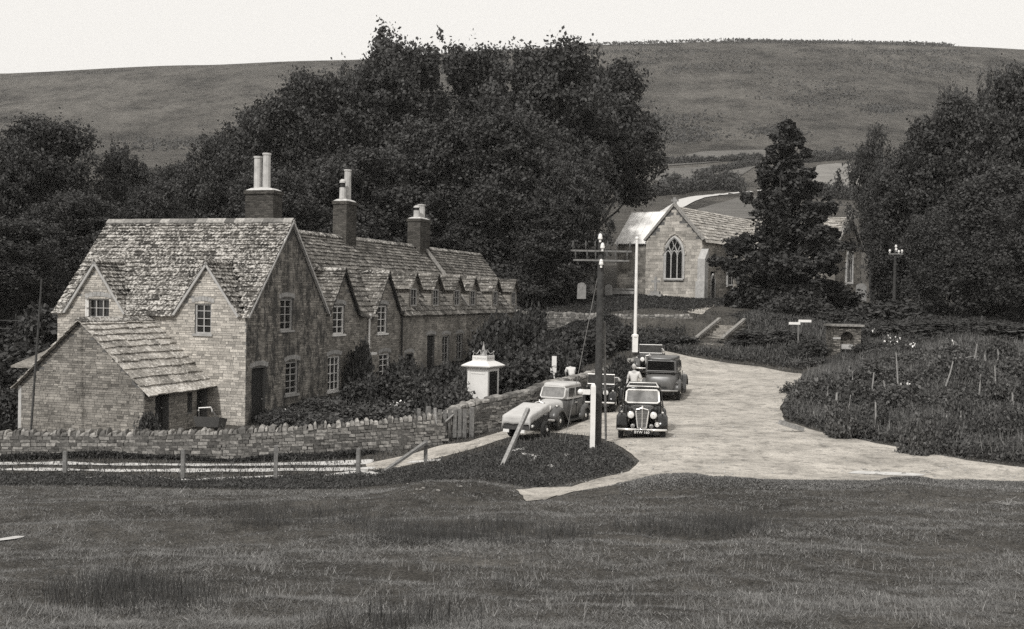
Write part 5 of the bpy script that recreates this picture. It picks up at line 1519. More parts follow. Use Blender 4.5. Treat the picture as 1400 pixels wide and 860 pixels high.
lamp(tl, (.5, -.7, .5), .05, "tail_lamp")

# garden barrow handle frame leaning by the outbuilding
a = gp(283, 37.1); zt = at(283, 556, 37.1)[2]
bw_ = empty("garden_barrow", (a[0], a[1], zt-1.05), R(-10), "old garden barrow with pale bent handle showing above the wall by the outbuilding door", "barrow")
mb = MB(); mb.tube([(-.26, 0, .9), (-.24, -.03, 1.0), (.20, -.03, 1.04), (.23, 0, .94), (.22, .02, .88)], .022, 6); mb.build("handle", M['white'], bw_)
for sx in (-1, 1):
    mb = MB(); mb.tube([(sx*.24, 0, .92), (sx*.36, .25, .55), (sx*.40, .5, .3)], .02, 6); mb.build("shaft", M['steel'], bw_)
mb = MB(); mb.mesh([(-.4,.1,.35),(.4,.1,.35),(.3,.8,.2),(-.3,.8,.2),(-.48,.05,.7),(.48,.05,.7),(.38,.9,.55),(-.38,.9,.55)], [(0,3,2,1),(0,1,5,4),(1,2,6,5),(2,3,7,6),(3,0,4,7)]); mb.build("tray", M['dull_car'], bw_)
mb = MB(); Mx = Matrix.Translation((0, .95, .2)) @ Matrix.Rotation(R(90), 4, 'Y'); mb.lathe([(.2, -.04), (.2, .04)], 16, Mx); mb.build("wheel", M['tyre'], bw_)

# ------------------------------------------------------------------ two people by the lane wall
def person(name, label, loc, rz, joints, edges, radii, parts):
    me = bpy.data.meshes.new(name); me.from_pydata(joints, edges, []); 
    o = bpy.data.objects.new(name, me); COL.objects.link(o); o.location = loc; o.rotation_euler = (0, 0, rz)
    sk = o.modifiers.new("skin", 'SKIN'); sk.use_smooth_shade = True
    for i, v in enumerate(me.skin_vertices[0].data): v.radius = radii[i]; v.use_root = (i == 0)
    o.modifiers.new("sub", 'SUBSURF').levels = 1; o.modifiers["sub"].render_levels = 2
    return o
def build_person(label, loc, rz, bend, arms, h=1.68, skirt=False):
    """skeleton: pelvis, chest leaning forward by bend, head, arms, legs"""
    s = h/1.68; c, sn = math.cos(bend), math.sin(bend)
    T = lambda x, y, z: (x*s, (y*c - (z)*sn)*s, (.90 + y*sn + z*c)*s)
    J = [(0, 0, .90*s), T(0,0,.18), T(0,0,.38), T(0,-.01,.50), T(0,-.02,.56),     # pelvis..neck
         T(-.17,0,.42), T(.17,0,.42)]
    for sx, (e_, w_) in zip((-1, 1), arms): J += [tuple(q*s for q in e_), tuple(q*s for q in w_)]
    J += [(-.09*s, 0, .86*s), (-.10*s, -.03*s, .48*s), (-.10*s, .02*s, .09*s), (-.10*s, -.13*s, .04*s), (.09*s, 0, .86*s), (.10*s, -.03*s, .48*s), (.10*s, .02*s, .09*s), (.10*s, -.13*s, .04*s)]
    E = [(0,1),(1,2),(2,3),(3,4),(2,5),(2,6),(5,7),(7,8),(6,9),(9,10),(0,11),(11,12),(12,13),(13,14),(0,15),(15,16),(16,17),(17,18)]
    Rr = [(.15,.11),(.13,.10),(.15,.11),(.055,.055),(.05,.05),(.07,.07),(.07,.07),(.045,.045),(.03,.03),(.045,.045),(.03,.03)] + [(.09,.09),(.06,.06),(.04,.04),(.04,.03)]*2
    Rr = [(a*s, b*s) for a, b in Rr]
    o = person("person", label, loc, rz, J, E, Rr, None)
    o.data.materials.append(M['skin']); tag(o, label, "person")
    # clothing: shirt and trousers skinned on the same joints, slightly larger
    def cloth(name, idx, grow, mat):
        mp_ = {k: i for i, k in enumerate(idx)}
        me = bpy.data.meshes.new(name); me.from_pydata([J[k] for k in idx], [(mp_[a], mp_[b]) for a, b in E if a in mp_ and b in mp_], [])
        q = bpy.data.objects.new(name, me); COL.objects.link(q); q.parent = o
        q.modifiers.new("skin", 'SKIN').use_smooth_shade = True
        for i, v in enumerate(me.skin_vertices[0].data): v.radius = (Rr[idx[i]][0]+grow, Rr[idx[i]][1]+grow); v.use_root = (i == 0)
        q.modifiers.new("sub", 'SUBSURF').render_levels = 2; me.materials.append(M[mat])
    cloth("shirt", [0,1,2,5,6,7,9], .018, 'shirt'); cloth("trousers", [0,11,12,13,15,16,17], .020, 'trousers')
    hc = Vector(T(0, -.03, .68)); 
    mb = MB(); mb.ball(hc, .105*s, 12, 10, sq=(.82, .95, 1.12)); fwd = Vector((0, -c, -sn)) if bend < 1 else Vector((0, -sn, -c))
    mb.v = [tuple(p) for p in mb.v]
    mb.ball(hc+fwd*.10*s, .018*s, 6, 4, sq=(.8, 1, 1.3)); 
    for sx in (-1, 1): mb.ball(hc+Vector((sx*.088*s, 0, 0)), .022*s, 6, 4, sq=(.5, 1, 1.3))
    mb.build("head", M['skin'], o, smooth=True)
    mb = MB(); mb.ball(hc+Vector((0, .02, .02))-fwd*.012, .112*s, 12, 10, sq=(.86, .95, 1.06)); mb.build("hair", M['hair'], o, smooth=True)
    mb = MB()
    for sx in (-1, 1): mb.ball(hc+fwd*.088*s+Vector((sx*.033*s, 0, .01)), .010*s, 6, 4)
    mb.build("eyes", M['dark'], o)
    for hand in (8, 10):
        mb = MB(); w_ = Vector(J[hand]); el = Vector(J[hand-1]); d_ = (w_-el).normalized(); sd_ = d_.cross(Vector((0, 1, .2))).normalized(); up_ = sd_.cross(d_)
        mb.tube([w_-d_*.01, w_+d_*.04, w_+d_*.09], [.026*s, .036*s, .034*s], 8)
        for f_, (off_, ln) in enumerate(((-.027, .065), (-.009, .078), (.009, .074), (.027, .058))):
            b_ = w_+d_*.085+sd_*off_
            mb.tube([b_, b_+d_*ln*.5, b_+d_*ln*.85-up_*.02], [.0095, .009, .007], 6)
        b_ = w_+d_*.03-sd_*.03; mb.tube([b_, b_-sd_*.03+d_*.025, b_-sd_*.035+d_*.055], [.012, .010, .008], 6)
        mb.build("hand", M['skin'], o, smooth=True)
    return o
x, y, z = gp(784, 48.2)
zt = at(784, 497, 48.2)[2]
build_person("person in a pale shirt bending over behind the lane wall, back rounded", (x, y, zt-1.45), R(195), R(38), (((-.22, -.30, 1.05), (-.14, -.42, .85)), ((.22, -.30, 1.05), (.14, -.42, .85))), h=1.65)
x, y, z = gp(869, 42.6)
build_person("person in pale shirt and dark trousers standing in the lane behind the black saloon", (x, y, z), R(-20), R(4), (((-.26, .02, 1.08), (-.28, -.10, .84)), ((.26, .02, 1.08), (.28, -.10, .84))), h=1.7)
# ------------------------------------------------------------------ foliage
def leaf_mesh(name, pts, nrm, size, seed, mat, tones, stretch=1.5, up=0.0):
    """one folded leaf-spray quad per point"""
    r = np.random.RandomState(seed); n = len(pts)
    v = r.normal(size=(n, 3)); v[:, 2] *= (1-up*.5)
    a = v - (v*nrm).sum(1, keepdims=True)*nrm*0.25
    if up: a[:, 2] += up*2.2*np.abs(r.normal(size=n))
    a /= np.linalg.norm(a, axis=1, keepdims=True)+1e-9
    b = np.cross(a, nrm*.6 + r.normal(size=(n, 3))*0.8); b /= np.linalg.norm(b, axis=1, keepdims=True)+1e-9
    s = (size*(0.55+0.9*r.rand(n)))[:, None] if np.isscalar(size) else (size*(0.6+0.8*r.rand(n)))[:, None]
    q = np.stack([pts - a*s*stretch/2, pts + b*s/2 - a*s*.1, pts + a*s*stretch/2, pts - b*s/2 + a*s*.12], 1).reshape(-1, 3)
    me = bpy.data.meshes.new(name)
    me.vertices.add(n*4); me.vertices.foreach_set("co", q.astype(np.float32).ravel())
    me.loops.add(n*4); me.loops.foreach_set("vertex_index", np.arange(n*4, dtype=np.int32))
    me.polygons.add(n); me.polygons.foreach_set("loop_start", np.arange(0, n*4, 4, dtype=np.int32)); me.polygons.foreach_set("loop_total", np.full(n, 4, dtype=np.int32))
    me.update(calc_edges=True)
    me.materials.append(mat)
    at_ = me.attributes.new("tone", 'FLOAT', 'FACE'); at_.data.foreach_set("value", np.clip(tones, 0, 1).astype(np.float32))
    return me
def blob_points(blobs, n, seed, shell=.35):
    """blobs: (cx, cy, cz, rx, ry, rz)"""
    r = np.random.RandomState(seed); B = np.array(blobs, float)
    w = (B[:, 3]*B[:, 4]*B[:, 5])**(2/3); w /= w.sum()
    k = r.choice(len(B), n, p=w); d = r.normal(size=(n, 3)); d /= np.linalg.norm(d, axis=1, keepdims=True)
    rad = 1 - shell*np.abs(r.normal(size=n))*.8; rad = np.clip(rad, .1, 1.25) + r.normal(size=n)*.05
    ph = r.rand(len(B), 4)*6.28
    bump = np.sin(d[:, 0]*5+ph[k, 0])*np.sin(d[:, 1]*5+ph[k, 1])*np.sin(d[:, 2]*4+ph[k, 2]) + .5*np.sin(d[:, 0]*11+ph[k, 3])*np.sin(d[:, 2]*10+ph[k, 0])
    rad = rad*(1 + .42*bump) + (r.rand(n) < .12)*r.rand(n)*.35
    p = B[k, :3] + d*rad[:, None]*B[k, 3:]
    tb = r.rand(len(B))
    tone = .32 + .28*tb[k] + r.normal(size=n)*.22
    nr = d/B[k, 3:]; nr /= np.linalg.norm(nr, axis=1, keepdims=True)
    return p, nr, tone
def holes3(p, seed, f, thr, n=9):
    """drops points in the gaps of a smooth 3-D noise, so that the crown breaks into sprays"""
    r = np.random.RandomState(seed+77); v = 0
    for i in range(n):
        k = r.normal(size=3); k *= f*(.6+.9*r.rand())/np.linalg.norm(k); v = v + np.sin(p @ k + r.rand()*6.28)
    v = v/math.sqrt(n)
    return v + .25*r.normal(size=len(p)) > thr
def trunk_mesh(name, H, r0, limbs, mat, seed, lean=0):
    rd = random.Random(seed); mb = MB()
    pts = [(0, 0, -.5)]
    for i in range(1, 6): pts.append((rd.uniform(-.03, .03)*H + lean*i/5, rd.uniform(-.03, .03)*H, H*i/5))
    mb.tube(pts, [r0*1.25, r0*.9, r0*.75, r0*.6, r0*.4, r0*.12], 9)
    for (x, y, z) in limbs:
        t = rd.uniform(.25, .7); i = int(t*5); b = Vector(pts[i]).lerp(Vector(pts[i+1]), t*5-i)
        if b.z > z: b.z = max(H*.15, z*.6)
        e = Vector((x, y, z)); m = b.lerp(e, .5) + Vector((0, 0, -.06*(e-b).length))
        mb.tube([b, m, e], [r0*.32, r0*.2, r0*.05], 6)
    me = bpy.data.meshes.new(name); me.from_pydata(mb.v, [], mb.f); finish(me, mat, np.array(mb.t, np.float32))
    return me
def proto_elm(seed, H=24, rx=8.5, nl=46, n=88000, size=.25, base=.16, mat='leaf', pear=0.0, top=0.0):
    r = random.Random(seed); blobs = []; 
    for i in range(nl):
        z = r.uniform(base, .97); 
        prof = math.sin(math.pi*min(1, max(.04, (z-base+.05)/(1.05-base)))**(.8+pear))**.6
        a = r.uniform(0, 6.283); q = math.sqrt(r.uniform(.35, 1))*prof
        s = r.uniform(.14, .30)*rx
        blobs.append((math.cos(a)*q*(rx-s), math.sin(a)*q*(rx-s), z*H, s*r.uniform(.9, 1.3), s*r.uniform(.9, 1.3), s*r.uniform(.65, 1.1)))
    for i in range(9):
        z = base+.1+(.8-base)*i/9; pr = math.sin(math.pi*((z-base+.05)/(1.05-base)))**.6
        blobs.append((r.uniform(-.1, .1)*rx, r.uniform(-.1, .1)*rx, z*H, rx*.55*pr, rx*.55*pr, H*.09))
    for i in range(int(top)):
        a = r.uniform(0, 6.28); q = r.uniform(0, .55)*rx; s = r.uniform(.05, .10)*rx
        blobs.append((math.cos(a)*q, math.sin(a)*q, H*r.uniform(.93, 1.06), s, s, s*r.uniform(1.6, 3)))
    for i in range(int(top)*2):
        z = r.uniform(.35, .98); pr = math.sin(math.pi*min(1, (z-base+.05)/(1.05-base)))**.6; a = r.uniform(0, 6.28); s = r.uniform(.05, .11)*rx
        blobs.append((math.cos(a)*pr*rx*1.02, math.sin(a)*pr*rx*1.02, z*H+s, s, s, s*r.uniform(1.3, 2.6)))
    p, nr, t = blob_points(blobs, n, seed)
    cen = np.hypot(p[:, 0], p[:, 1]) < rx*.42
    m = holes3(p, seed, 2.2, -.12) | (cen & (np.random.RandomState(seed).rand(len(p)) < .5)); p, nr, t = p[m], nr[m], t[m]
    k = np.random.RandomState(seed+1).rand(len(p)) < .07; p[k] += nr[k]*np.random.RandomState(seed+2).rand(k.sum(), 1)*.9
    cm = leaf_mesh("crown", p, nr, size, seed, M[mat], t)
    tm = trunk_mesh("trunk", H*.86, H*.022, [b[:3] for b in blobs[:nl:2]], M['bark'], seed)
    return cm, tm, float(np.percentile(p[:, 2], 99.85)), float(np.percentile(np.abs(p[:, 0]), 99))
def proto_fir(seed, H=14, rx=4.2, n=90000):
    r = random.Random(seed); blobs = []
    for i in range(190):
        z = r.uniform(.04, 1.0); prof = min(1.0, (1-z)**.72*1.25) if z > .2 else .85
        a = r.uniform(0, 6.283); q = r.uniform(.45, 1)*prof; s = (.24+.48*(1-z))*r.uniform(.5, 1.1)
        blobs.append((math.cos(a)*q*(rx-s*.5), math.sin(a)*q*(rx-s*.5), z*H, s*1.15, s*1.15, s*r.uniform(.6, 1.3)))
    for i in range(10):
        z = .1+.85*i/10; blobs.append((0, 0, z*H, rx*.5*(1-z)+.2, rx*.5*(1-z)+.2, H*.07))
    p, nr, t = blob_points(blobs, n, seed, .4)
    m = holes3(p, seed, 3.2, -.25); p, nr, t = p[m], nr[m], t[m]
    cm = leaf_mesh("crown", p, nr, .18, seed, M['leaf_dark'], t)
    tm = trunk_mesh("trunk", H*.95, .26, [b[:3] for b in blobs[:60:2]], M['bark'], seed)
    return cm, tm, float(np.percentile(p[:, 2], 99.9)), float(np.percentile(np.abs(p[:, 0]), 98.5))
def proto_shrub(seed, n=15000, size=.075, mat='leaf_mid', spiky=0.0, nl=14):
    r = random.Random(seed); blobs = []
    for i in range(nl):
        a = r.uniform(0, 6.28); q = math.sqrt(r.random())*.72; s = r.uniform(.22, .42); z = r.uniform(.15, 1-.45*q*q) - s*.6
        blobs.append((math.cos(a)*q, math.sin(a)*q, max(.1, z), s, s, s*r.uniform(.7, 1.1)))
    blobs.append((0, 0, .3, .7, .7, .4))
    p, nr, t = blob_points(blobs, n, seed, .3)
    k = np.random.RandomState(seed+1).rand(len(p)) < .10; p[k] += nr[k]*np.random.RandomState(seed+2).rand(k.sum(), 1)*.18; p[k, 2] += .06
    p = p[p[:, 2] > -.05]; m = len(p)
    cm = leaf_mesh("foliage", p, nr[:m], size, seed, M[mat], t[:m], up=spiky)
    mb = MB()
    for i in range(6):
        a = r.uniform(0, 6.28); mb.tube([(0, 0, -.3), (math.cos(a)*.2, math.sin(a)*.2, .3), (math.cos(a)*.5, math.sin(a)*.5, .7)], [.05, .035, .012], 5)
    tm = bpy.data.meshes.new("stem"); tm.from_pydata(mb.v, [], mb.f); finish(tm, M['bark'], np.array(mb.t, np.float32))
    return cm, tm, float(np.percentile(p[:, 2], 98.5)), float(np.percentile(np.abs(p[:, 0]), 97))

def plant(proto, name, label, cat, loc, sx, sz, group=None, parts=("crown", "trunk"), rz=None):
    e = empty(name, loc, random.uniform(0, 6.28) if rz is None else rz, label, cat, group)
    e.scale = (sx, sx*random.uniform(.92, 1.08), sz)
    for nm, me in zip(parts, proto[:2]):
        if me is None: continue
        o = bpy.data.objects.new(nm, me); COL.objects.link(o); o.parent = e
    return e
M['scrub'] = m_leaf("rough_herbage", 0.028, 0.15, 0.15)
OVER = proto_elm(17, base=.40, nl=40)
ELM = [proto_elm(11), proto_elm(12, nl=54, pear=.2, top=10), proto_elm(13, base=.08, nl=50), proto_elm(14, nl=40, top=8)]
LOOSE = [proto_elm(21, H=18, rx=6.5, nl=60, n=64000, size=.20, base=.12, top=20), proto_elm(22, H=18, rx=7, nl=38, n=56000, size=.20, base=.1)]
HIGH = proto_elm(23, H=18, rx=6.5, nl=34, n=30000, size=.2, base=.40, top=22)
FIR = proto_fir(31)
def tree(px, ytop, Y, hwpx, proto, label, name="elm_tree", cat="tree", sink=0.0, zscale=None):
    x, y, z = gp(px, Y); top = at(px, ytop, Y)[2]
    H = top - z + sink; hw = hwpx/F*Y
    return plant(proto, name, label, cat, (x, y, z-sink), hw/proto[3], H/(proto[2]*1.0), "trees around the village")
T = [
 (548, 44, 104, 92, ELM[3], "tallest elm, its feathery top breaking the skyline behind the second chimney"),
 (745, 62, 98, 95, ELM[0], "broad elm with a wide domed top level with the hill crest"),
 (818, 86, 108, 82, OVER, "elm at the right edge of the wood, its boughs hanging over the church wing roof"),
 (648, 66, 112, 86, ELM[0], "elm between the tallest one and the broad domed one"),
 (498, 82, 112, 58, ELM[1], "upright elm on the left shoulder of the tallest elm"),
 (436, 102, 102, 70, ELM[0], "elm above the gable cottage's roof end, left of the second chimney"),
 (362, 136, 100, 66, ELM[2], "elm rising directly behind the first chimney"),
 (298, 182, 96, 56, ELM[1], "lower elm sloping down behind the left half of the cottage roof"),
 (246, 222, 104, 42, ELM[2], "small round tree in the dip of the tree line, left of the elms"),
 (700, 150, 88, 84, ELM[2], "dense elm in front of the wood, behind the third chimney"),
 (590, 165, 92, 82, ELM[0], "dense elm behind the roofs between the second and third chimneys"),
 (480, 205, 88, 74, ELM[2], "low dense elm directly behind the second chimney"),
 (380, 235, 84, 70, ELM[0], "low dense elm behind the ridge of the gabled cottage"),
 (775, 205, 84, 56, ELM[1], "dark elm standing over the gravestones"),
 (745, 270, 84, 60, ELM[2], "low elm beyond the far end of the cottage row"),
 (660, 260, 90, 70, ELM[0], "shaded elm behind the hipped far end of the row"),
 (64, 165, 82, 72, ELM[0], "large dark tree at the left edge above the barn"),
 (4, 188, 78, 60, ELM[2], "dark tree cut by the left border of the view"),
 (166, 200, 86, 52, ELM[1], "tree with a ragged top between the left edge tree and the cottage roof"),
 (208, 250, 82, 46, ELM[2], "low tree touching the left slope of the cottage roof"),
 (110, 262, 72, 60, ELM[2], "dark lower tree just left of the gabled cottage"),
 (20, 300, 66, 70, ELM[0], "low spreading tree at the far left above the fenced yard"),
 (1192, 172, 90, 46, HIGH, "thin-topped ash leaning over the church's end gable"),
 (1290, 116, 84, 30, HIGH, "narrow feathery ash top rising between broader crowns"),
 (1345, 96, 86, 34, HIGH, "dark tufted treetop left of the tallest right-hand tree"),
 (1226, 205, 84, 58, LOOSE[1], "open-branched ash just right of the church's end gable"),
 (1262, 165, 82, 70, LOOSE[0], "broad ash with a ragged top, second tree right of the church"),
 (1318, 128, 80, 74, LOOSE[1], "broad loose ash in the middle of the right-hand trees"),
 (1372, 92, 82, 66, LOOSE[0], "tallest right-hand tree with tufted dark top"),
 (1432, 98, 80, 75, LOOSE[1], "tree cut by the right border of the view"),
 (1350, 225, 70, 78, LOOSE[1], "wide low tree filling the right side above the garden"),
 (1425, 250, 64, 70, LOOSE[0], "low tree at the right border above the bean rows"),
 (1270, 285, 76, 46, LOOSE[1], "low bushy tree behind the distant telegraph pole"),
 (1222, 345, 84, 34, ELM[1], "small round tree at the foot of the right-hand trees"),
]
for t in T: tree(*t[:5], t[5], name="ash_tree" if (t[4] in LOOSE or t[4] is HIGH) else "elm_tree")
tree(1070, 166, 82, 76, FIR, "dark conical fir tree standing in front of the church", name="fir_tree")

SHS = [proto_shrub(46, mat='scrub'), proto_shrub(47, spiky=.8, size=.08, mat='scrub'), proto_shrub(48, nl=20, mat='scrub')]
SH = [proto_shrub(41), proto_shrub(42, spiky=.7, size=.08), proto_shrub(43, nl=20), proto_shrub(44, mat='leaf_dark'), proto_shrub(45, mat='leaf_dark', spiky=.4, nl=18)]
def shrub(px, ytop, Y, hwpx, k, label, cat="shrub", name="shrub", group=None, ybase=None):
    x, y, z = gp(px, Y); top = at(px, ytop, Y)[2]
    return plant(SH[k], name, label, cat, (x, y, z-.05), hwpx/F*Y/SH[k][3], max(.3, (top-z))/SH[k][2], group, ("foliage", "stem"))
for a in [
 (448, 545, 44.5, 40, 2, "broad clipped shrub under the large white ground-floor window"),
 (395, 560, 42.3, 28, 0, "flowery low shrub beneath the gable wall's lower window"),
 (372, 566, 42.0, 14, 1, "small bush beside the cottage's dark door"),
 (493, 480, 49.3, 18, 3, "tall dark climbing bush between the two lower white windows"),
 (505, 520, 46.5, 32, 4, "dark shrub below the second white ground-floor window"),
 (556, 497, 50.5, 26, 3, "dense dark shrub at the foot of the drainpipe"),
 (570, 520, 46.5, 30, 0, "rounded bush left of the lane-side gate gap"),
 (612, 505, 48.5, 26, 4, "dark shrub against the lichened cottage wall"),
 (648, 535, 43.8, 20, 1, "spiky bush in front of the white kiosk"),
 (675, 442, 62, 28, 3, "tall dark evergreen shrub in front of the last cottage"),
 (716, 430, 66, 30, 4, "tall dark bush past the end of the cottage row"),
 (620, 530, 42.4, 28, 2, "shrub left of the kiosk behind the gate"),
 (715, 492, 50, 36, 3, "dark shrub just right of the white kiosk"),
 (752, 470, 55, 36, 4, "dark garden bush behind the bending person"),
 (795, 455, 62, 40, 3, "dark bush behind the telegraph pole's lower half"),
 (840, 450, 64, 34, 4, "dark hedge bush left of the flagpole foot"),
 (888, 462, 66, 34, 3, "dark bush right of the flagpole foot"),
 (925, 460, 67, 26, 0, "bush at the left of the stone steps"),
 (852, 494, 47.6, 17, 3, "round dark bush growing against the lane wall behind the cars"),
 (530, 555, 41.2, 45, 2, "low mixed border behind the garden wall, middle"),
 (455, 565, 40.2, 45, 0, "low mixed border behind the garden wall, left of middle"),
 (205, 565, 38.5, 16, 1, "spiky bush before the outbuilding doorway"),
 (1035, 432, 74, 40, 3, "yew bush at the top right of the stone steps"),
 (1085, 405, 78, 42, 4, "yew at the foot of the fir tree"),
 (1130, 395, 84, 36, 3, "yew under the church's right-hand gable"),
 (1160, 425, 72, 40, 4, "dark bush above the well house"),
 (1215, 415, 72, 44, 3, "dark bush round the distant telegraph pole"),
 (1060, 452, 66, 40, 0, "bush behind the direction sign"),
 (1020, 462, 66, 30, 4, "bush right of the stone steps"),
 (1106, 466, 60, 20, 3, "bush between the direction sign and the well house"),
 (1200, 470, 58, 24, 4, "bush against the right side of the well house"),
 (30, 480, 50, 55, 3, "dark shrub at the far left behind the long wall"),
 (8, 535, 43, 40, 4, "dark shrub by the left corner of the outbuilding"),
 (70, 430, 58, 44, 3, "dark shrub in front of the stone barn"),
 (-30, 450, 56, 60, 4, "shrub mass cut by the left border"),
 (1245, 445, 62, 46, 3, "bush above the white blossoms on the right bank"),
 (1310, 440, 62, 52, 4, "broad bush at the top of the right-hand garden"),
 (1385, 445, 58, 52, 3, "broad bush at the right border of the garden"),
 ]: shrub(*a)
# bank of rough scrub right of the road: many alike
random.seed(99)
nb = 0
for py_, n_, hp in ((500, 9, 30), (530, 10, 34), (560, 10, 34), (590, 9, 32), (612, 6, 24)):
    for i in range(n_):
        lo = {500: 1120, 530: 1105, 560: 1100, 590: 1150, 612: 1240}[py_]
        px = lo + (1520-lo)*(i+.5*random.random())/n_; q = ghit(px, py_ + random.uniform(-8, 8))
        s = hp/F*q[1]*random.uniform(.8, 1.3)
        plant(SHS[random.choice((0, 1, 2, 1))], "bramble_bush", "bramble bush in the rough scrub covering the bank right of the road", "bush", (q[0], q[1], q[2]-.1), s, random.uniform(.65, 1.35)*(.45 if px < 1225 and py_ < 520 else 1),
              "bramble bushes on the right-hand bank", ("foliage", "stem"))
# hedges of the far fields
def hedge(pts, w, h, label, seed, mat='leaf_far', n=9000, size=.6):
    P = [Vector(ghit(*p)) for p in pts]; r = random.Random(seed); blobs = []
    L = sum((b-a).length for a, b in zip(P, P[1:])); m = int(L/(w*.8))+2
    for i in range(m):
        s = L*i/(m-1)
        for a, b in zip(P, P[1:]):
            if s <= (b-a).length+1e-6: q = a.lerp(b, s/max(1e-6, (b-a).length)); break
            s -= (b-a).length
        q = Vector((q.x, q.y, hz(q.x, q.y))); k = r.uniform(.6, 1.25)
        blobs.append((q.x-P[0].x, q.y-P[0].y, q.z-P[0].z+h*.4*k, w*k, w*k, h*.62*k))
    p, nr, t = blob_points(blobs, n, seed, .3)
    me = leaf_mesh("hedge", p, nr, size, seed, M[mat], t); o = bpy.data.objects.new("hedge", me); COL.objects.link(o); o.location = P[0]
    return tag(o, label, "hedge")
hedge([(880, 226), (960, 222), (1040, 219)], 1.6, 2.6, "long dark hedge across the foot of the hill, left of the fir", 1)
hedge([(1100, 222), (1160, 217), (1200, 222)], 2.2, 4, "dark hedge above the pale stubble field", 2)
hedge([(960, 240), (1000, 232), (1035, 226)], 1.3, 2.2, "slanting thin hedge between two pale fields", 3)
hedge([(895, 268), (935, 262), (985, 258), (1008, 262)], 2.6, 5, "thick bushy hedge above the white chalk road", 4, n=9000)
hedge([(1108, 268), (1150, 272), (1200, 276), (1230, 282)], 2.0, 3.4, "dark hedge below the pale stubble field", 5)
# hill scrub and the crest's low bushes: uncountable
def scatter(name, n, fn, hgt, size, seed, mat, clump=12, spread=2.5):
    r = np.random.RandomState(seed); c = fn(r, n); k = np.repeat(np.arange(len(c)), clump)
    xy = c[k] + r.normal(size=(len(k), 2))*spread*np.array([1.4, 1]); z = height(xy[:, 0], xy[:, 1]) + np.abs(r.normal(size=len(k)))*hgt*.5
    p = np.column_stack([xy, z]); nr = np.tile([0, -.3, 1.], (len(p), 1)) + r.normal(size=(len(p), 3))*.6; nr /= np.linalg.norm(nr, axis=1, keepdims=True)
    me = leaf_mesh(name, p, nr, size, seed, M[mat], .2 + .5*r.rand(len(c))[k] + .1*r.normal(size=len(k)))
    o = bpy.data.objects.new(name, me); COL.objects.link(o); return tag(o, None, None, None, 'stuff')
def crest(r, n): 
    px = np.concatenate([r.uniform(780, 1290, n//3), r.uniform(1000, 1290, n//3)]); Y = r.uniform(885, 905, len(px)); return np.column_stack([(px-700)/F*Y, Y])
scatter("crest_scrub", 600, crest, 1.6, 1.1, 51, 'leaf_far', 14, 2.2)
def slope_pts(r, n):
    out = []
    cl = [(930, 185, 45, 9), (900, 165, 60, 10), (1200, 88, 75, 10), (1240, 70, 90, 5), (1060, 180, 22, 6), (1120, 130, 90, 20), (880, 75, 60, 12), (1205, 150, 20, 5), (980, 90, 120, 16), (240, 200, 60, 8), (1300, 95, 60, 10)]
    while len(out) < n:
        c = cl[r.randint(len(cl))]; px, py = c[0]+r.normal()*c[2]*.6, c[1]+r.normal()*c[3]*.6
        q = ghit(px, max(70, py)); 
        if q[1] > 300: out.append(q[:2])
    return np.array(out)
scatter("hill_scrub", 900, slope_pts, 1.3, 1.1, 52, 'leaf_far', 9, 3.2)

# ------------------------------------------------------------------ garden stakes, rails, blossoms on the right-hand bank
def stake(px, ybot, ytop, dx=0, w=.035, mat='wood_pale', lab="", i=0):
    q = ghit(px, min(ybot+14, 640)); Y = q[1]-1.2; b = at(px, ybot+8, Y); t = at(px+dx, ytop, Y)
    mb = MB(); b_, t_ = Vector(b), Vector(t); m_ = b_.lerp(t_, .5)+Vector((random.uniform(-.03, .03), 0, 0))
    mb.tube([(0, 0, 0), tuple(m_-b_), tuple(t_-b_)], [w, w*.9, w*.7], 6); o = mb.build("stake", M[mat]); o.location = b
    return tag(o, lab, "stake", "stakes standing in the right-hand garden")
SK = [(1118,528,516,0,"short stake at the left edge of the scrub bank, first of the low pair"),(1123,535,522,0,"short stake just right of the first low one"),
      (1129,543,528,3,"leaning short stake, third from the left"),(1145,552,537,-1,"thick pale stub low on the bank"),(1161,566,540,2,"pale stake low on the bank below the well house"),
      (1163,526,507,3,"pale stake directly above another one below the well house"),(1160,510,500,1,"stub of a stake close under the well house"),(1192,541,509,3,"stake in the middle of the bank, upper of two in line"),
      (1195,580,550,2,"stake in the middle of the bank, lower of two in line"),(1228,532,482,-3,"tallest pale stake, below the white blossoms"),(1214,537,520,-6,"thin cane leaning left beside the tallest stake"),
      (1293,520,494,10,"stake leaning right under the left end of the upper rail"),(1301,492,484,0,"left upright of the upper rail"),(1331,487,470,5,"forked upright in the middle of the upper rail"),(1347,485,480,0,"short peg on the upper rail"),(1364,484,478,0,"right-hand peg of the upper rail"),
      (1364,536,500,-4,"tall crooked stake above the tilted board"),(1339,532,512,2,"faint stake left of the crooked one"),(1383,566,537,1,"upright under the tilted board's right end"),(1364,568,558,3,"small forked prop below the tilted board"),
      (1314,574,562,0,"stout short post low in the garden"),(1294,572,562,1,"small stub left of the stout short post")]
for s in SK: stake(s[0], s[1], s[2], s[3], w=.05 if 'thick' in s[4] or 'stout' in s[4] else .032, lab=s[4])
def rail(pts, Y, w, label, mat='wood_pale'):
    P = [Vector(at(px, py, Y)) for px, py in pts]; mb = MB(); mb.tube([tuple(p-P[0]) for p in P], w, 6); o = mb.build("rail", M[mat]); o.location = P[0]; tag(o, label, "rail")
Yr = ghit(1335, 496)[1]; rail([(1297, 491), (1330, 488), (1345, 488), (1376, 484)], Yr, .045, "crooked pale rail along the upper garden stakes")
Yr = ghit(1380, 580)[1]; rail([(1347, 567), (1372, 569), (1402, 571)], Yr, .045, "pale rail low at the right border of the garden")
